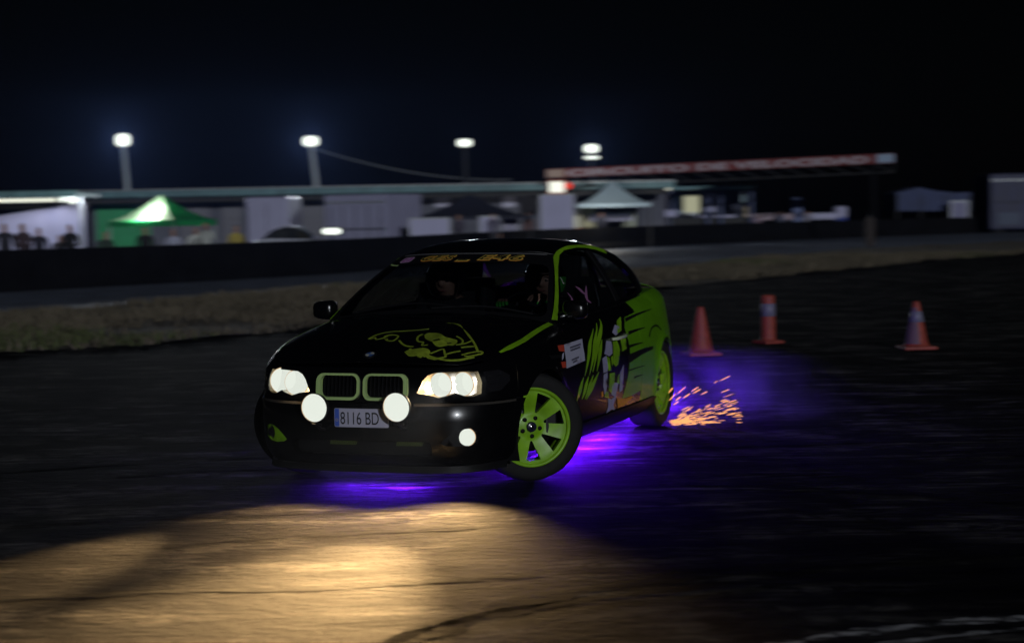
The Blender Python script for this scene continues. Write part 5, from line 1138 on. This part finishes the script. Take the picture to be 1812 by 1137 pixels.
# ---- people along the barrier
def pat(px, Y): return at(px, 400, Y).x, Y
PD = [(8,43.5,.2,'down',(.02,.02,.03),(.02,.02,.03),'person in dark clothes at the far left beside the shelter post'),
 (40,44,-.3,'fold',(.06,.04,.05),(.03,.03,.04),'person with folded arms in a dark maroon top before the white wall'),
 (68,45.4,.4,'down',(.02,.02,.035),(.02,.02,.03),'person in a navy top leaning near the middle of the white wall'),
 (105,46.3,.2,'up',(.05,.045,.05),(.03,.03,.03),'person raising a hand, standing low before the white wall'),
 (124,45.6,-.2,'fold',(.012,.012,.014),(.02,.02,.02),'person in black with folded arms at the right end of the white wall'),
 (256,48.6,.1,'down',(.012,.012,.016),(.02,.02,.025),'person in black standing under the left of the green canopy'),
 (186,48.3,.5,'down',(.03,.05,.04),(.02,.02,.02),'person in dark green against the green wall'),
 (306,50,0,'down',(.40,.42,.55),(.06,.08,.2),'person in a white and blue top under the green canopy'),
 (346,50.5,.3,'fold',(.55,.58,.55),(.05,.05,.06),'person in a white top with folded arms right of the green canopy'),
 (364,49.6,-.3,'up',(.50,.53,.50),(.05,.05,.06),'person in a pale top raising a hand right of the green canopy'),
 (417,51.6,.6,'down',(.42,.34,.08),(.04,.04,.05),'person in a yellow top standing left of the panel van'),
 (872,66,.2,'down',(.10,.09,.14),(.04,.04,.05),'person in a grey top under the dark tent'),
 (812,66,-.2,'fold',(.07,.06,.09),(.04,.04,.05),'person with folded arms in a dark top under the dark tent'),
 (935,72,.3,'down',(.16,.08,.07),(.03,.03,.04),'person in a reddish brown top right of the dark tent'),
 (1064,81,.1,'fold',(.05,.05,.07),(.04,.04,.05),'person in dark clothes behind the table under the blue tent'),
 (1250,92,0,'down',(.30,.30,.38),(.10,.10,.14),'person in a pale top standing at the kiosk'),
 (1340,96,.2,'down',(.30,.22,.28),(.05,.05,.08),'person in a pinkish top at the long table'),
 (1382,96,-.2,'fold',(.12,.13,.2),(.05,.05,.08),'person in blue grey with folded arms at the long table'),
 (1428,98,.3,'up',(.28,.27,.34),(.05,.05,.08),'person in a light top raising a hand by the short table')]
for px, Y, rz, pose, top, legs, lab in PD:
    x, y = pat(px, Y); person(x, y, rz, pose, top, legs, lab, .97 if px != 105 else .88)
# ---------------------------------------------------------------- traffic cones
CONEO = pm('cone_orange', (.28,.05,.03), .6, var=.25, scale=14); CONEW = pm('cone_white', (.16,.155,.21), .5)
def cone(x, y, h, base, bands, label, rz=0, slim=False):
    t = thing('traffic_cone', label, 'cone', (x, y, 0), rz, 'orange cones on the track')
    r0, r1 = (.088, .080) if slim else (.135, .036)
    M = Matrix.Rotation(math.pi/2, 4, 'X')
    MB().box((0,0,.018), (base, base, .036), bev=.012).build('base', CONEO, t)
    rad = lambda z: r0+(r1-r0)*(z-.03)/(h-.03)
    b = MB(); b.lathe([(r0+.02,.034),(r0,.055)]+[(rad(z), z) for z in np.linspace(.08, h-.015, 8)]+[(r1*.8,h),(r1*.55,h-.004),(r1*.5,h-.05)], M, 28); b.build('body', CONEO, t)
    for z0, z1 in bands: MB().lathe([(rad(z0)+.0005,z0),(rad(z0)+.004,z0+.002),(rad(z1)+.004,z1-.002),(rad(z1)+.0005,z1)], M, 28).build('collar', CONEW, t)
    return t
cone(2.05, 19.43, .53, .36, (), 'plain orange traffic cone nearest the sliding car', .2)
cone(3.01, 21.0, .57, .27, ((.32,.47),), 'orange upright marker with one broad white band between the two cones', .5, True)
cn = cone(4.47, 19.76, .53, .36, ((.30,.42),), 'rightmost orange traffic cone with a pale sleeve and one paler side', .1)
MB().patch([(R(175),.06),(R(268),.06),(R(262),.46),(R(175),.46)], lambda a, z, o=0.: np.stack([(.135-.099*(z-.03)/.5+.003+o)*np.cos(a), (.135-.099*(z-.03)/.5+.003+o)*np.sin(a), z], -1), .12, (), .002).build('pale_side', pm('pale_side_orange', (.15,.09,.11), .7), cn)  # greyer, paler patch over one side of the cone body
# ---------------------------------------------------------------- sparks and tyre smoke by the rear wheel
SPK = bpy.data.materials.new('spark_glow'); SPK.use_nodes = True; N = SPK.node_tree.nodes; L = SPK.node_tree.links; N.remove(N['Principled BSDF']); e = N.new('ShaderNodeEmission'); e.inputs[0].default_value = (1,.40,.14,1); e.inputs[1].default_value = 1.3; L.new(e.outputs[0], N['Material Output'].inputs[0])
sp = MB(); org = Vector((1.08, 12.98, .02))
def streak(p, d, ln, r): d = d.normalized(); sp.tube([p-d*ln/2, p-d*ln*.2, p+d*ln*.3, p+d*ln/2], [r*.3, r, r, r*.3], 5)
for px, py in ((1283,669),(1206,690),(1230,688),(1233,692),(1246,695),(1280,708),(1284,710),(1256,723),(1269,717),(1263,747),(1247,748),(1253,746),(1215,700),(1200,705),(1196,713),(1213,722),(1190,702),(1187,690),(1208,733),(1226,735),(1238,742),(1280,730)):
    p = at(px, py, 13.0+rng.normal(0,.12)); streak(p, (p-org).normalized()+Vector((.6,0,.1)), rng.uniform(.04,.09), rng.uniform(.003,.005))
for k in range(170):
    a = abs(rng.normal(0, .34)); d = min(.45, rng.exponential(.15)+.03); p = org+Vector((.06+d*math.cos(a)*1.1, rng.normal(0,.06), max(0, d*math.sin(a)*.9))); p.z = max(.012, p.z)
    streak(p, Vector((math.cos(a), rng.normal(0,.2), math.sin(a)*.7)), rng.uniform(.02,.09), rng.uniform(.0014,.0034))
tag(sp.build('sparks', SPK), 'shower of orange sparks spraying from behind the rear wheel', 'sparks', kind='stuff')
sm_ = MB(); sm_.box((0,0,0), (3.2,2.6,.95)); so = sm_.build('tyre_smoke', TRIM); so.location = (2.15, 14.1, .49)
vm = bpy.data.materials.new('tyre_smoke_volume'); vm.use_nodes = True; N = vm.node_tree.nodes; L = vm.node_tree.links; N.remove(N['Principled BSDF']); pv = N.new('ShaderNodeVolumePrincipled'); pv.inputs['Color'].default_value = (.85,.85,.9,1); pv.inputs['Anisotropy'].default_value = .1
tc = N.new('ShaderNodeTexCoord'); nz = N.new('ShaderNodeTexNoise'); nz.inputs['Scale'].default_value = 2.2; nz.inputs['Detail'].default_value = 4; L.new(tc.outputs['Object'], nz.inputs[0])
vl2 = N.new('ShaderNodeVectorMath'); vl2.operation = 'MULTIPLY'; vl2.inputs[1].default_value = (.72,.85,2.3); va = N.new('ShaderNodeVectorMath'); va.operation = 'ADD'; va.inputs[1].default_value = (.55,.35,.85)
L.new(tc.outputs['Object'], vl2.inputs[0]); L.new(vl2.outputs[0], va.inputs[0]); ln_ = N.new('ShaderNodeVectorMath'); ln_.operation = 'LENGTH'; L.new(va.outputs[0], ln_.inputs[0])
mr = N.new('ShaderNodeMapRange'); mr.inputs[1].default_value = 1.0; mr.inputs[2].default_value = .2; mr.inputs[3].default_value = 0; mr.inputs[4].default_value = 1.; L.new(ln_.outputs['Value'], mr.inputs[0])
nr = N.new('ShaderNodeMapRange'); nr.inputs[1].default_value = .42; nr.inputs[2].default_value = .75; L.new(nz.outputs[0], nr.inputs[0])
mm = N.new('ShaderNodeMath'); mm.operation = 'MULTIPLY'; L.new(mr.outputs[0], mm.inputs[0]); L.new(nr.outputs[0], mm.inputs[1]); m2 = N.new('ShaderNodeMath'); m2.operation = 'MULTIPLY'; m2.inputs[1].default_value = .55; L.new(mm.outputs[0], m2.inputs[0]); L.new(m2.outputs[0], pv.inputs['Density']); L.new(pv.outputs[0], N['Material Output'].inputs['Volume'])
so.data.materials.clear(); so.data.materials.append(vm); tag(so, 'thin tyre smoke lit violet from under the car behind the rear wheel', 'smoke', kind='stuff')
# ---------------------------------------------------------------- thin night haze that lets the floodlights glow
hzb = MB(); hzb.box((0, 55, 2.9), (306, 176, 9.4)); ho = hzb.build('haze', TRIM); hm_ = bpy.data.materials.new('haze_air'); hm_.use_nodes = True; N = hm_.node_tree.nodes; L = hm_.node_tree.links; N.remove(N['Principled BSDF']); pv = N.new('ShaderNodeVolumePrincipled'); pv.inputs['Color'].default_value = (.26,.42,1,1); pv.inputs['Density'].default_value = .00014; pv.inputs['Anisotropy'].default_value = .72
L.new(pv.outputs[0], N['Material Output'].inputs['Volume']); ho.data.materials.clear(); ho.data.materials.append(hm_); tag(ho, 'thin night haze over the whole circuit', 'haze', kind='stuff')
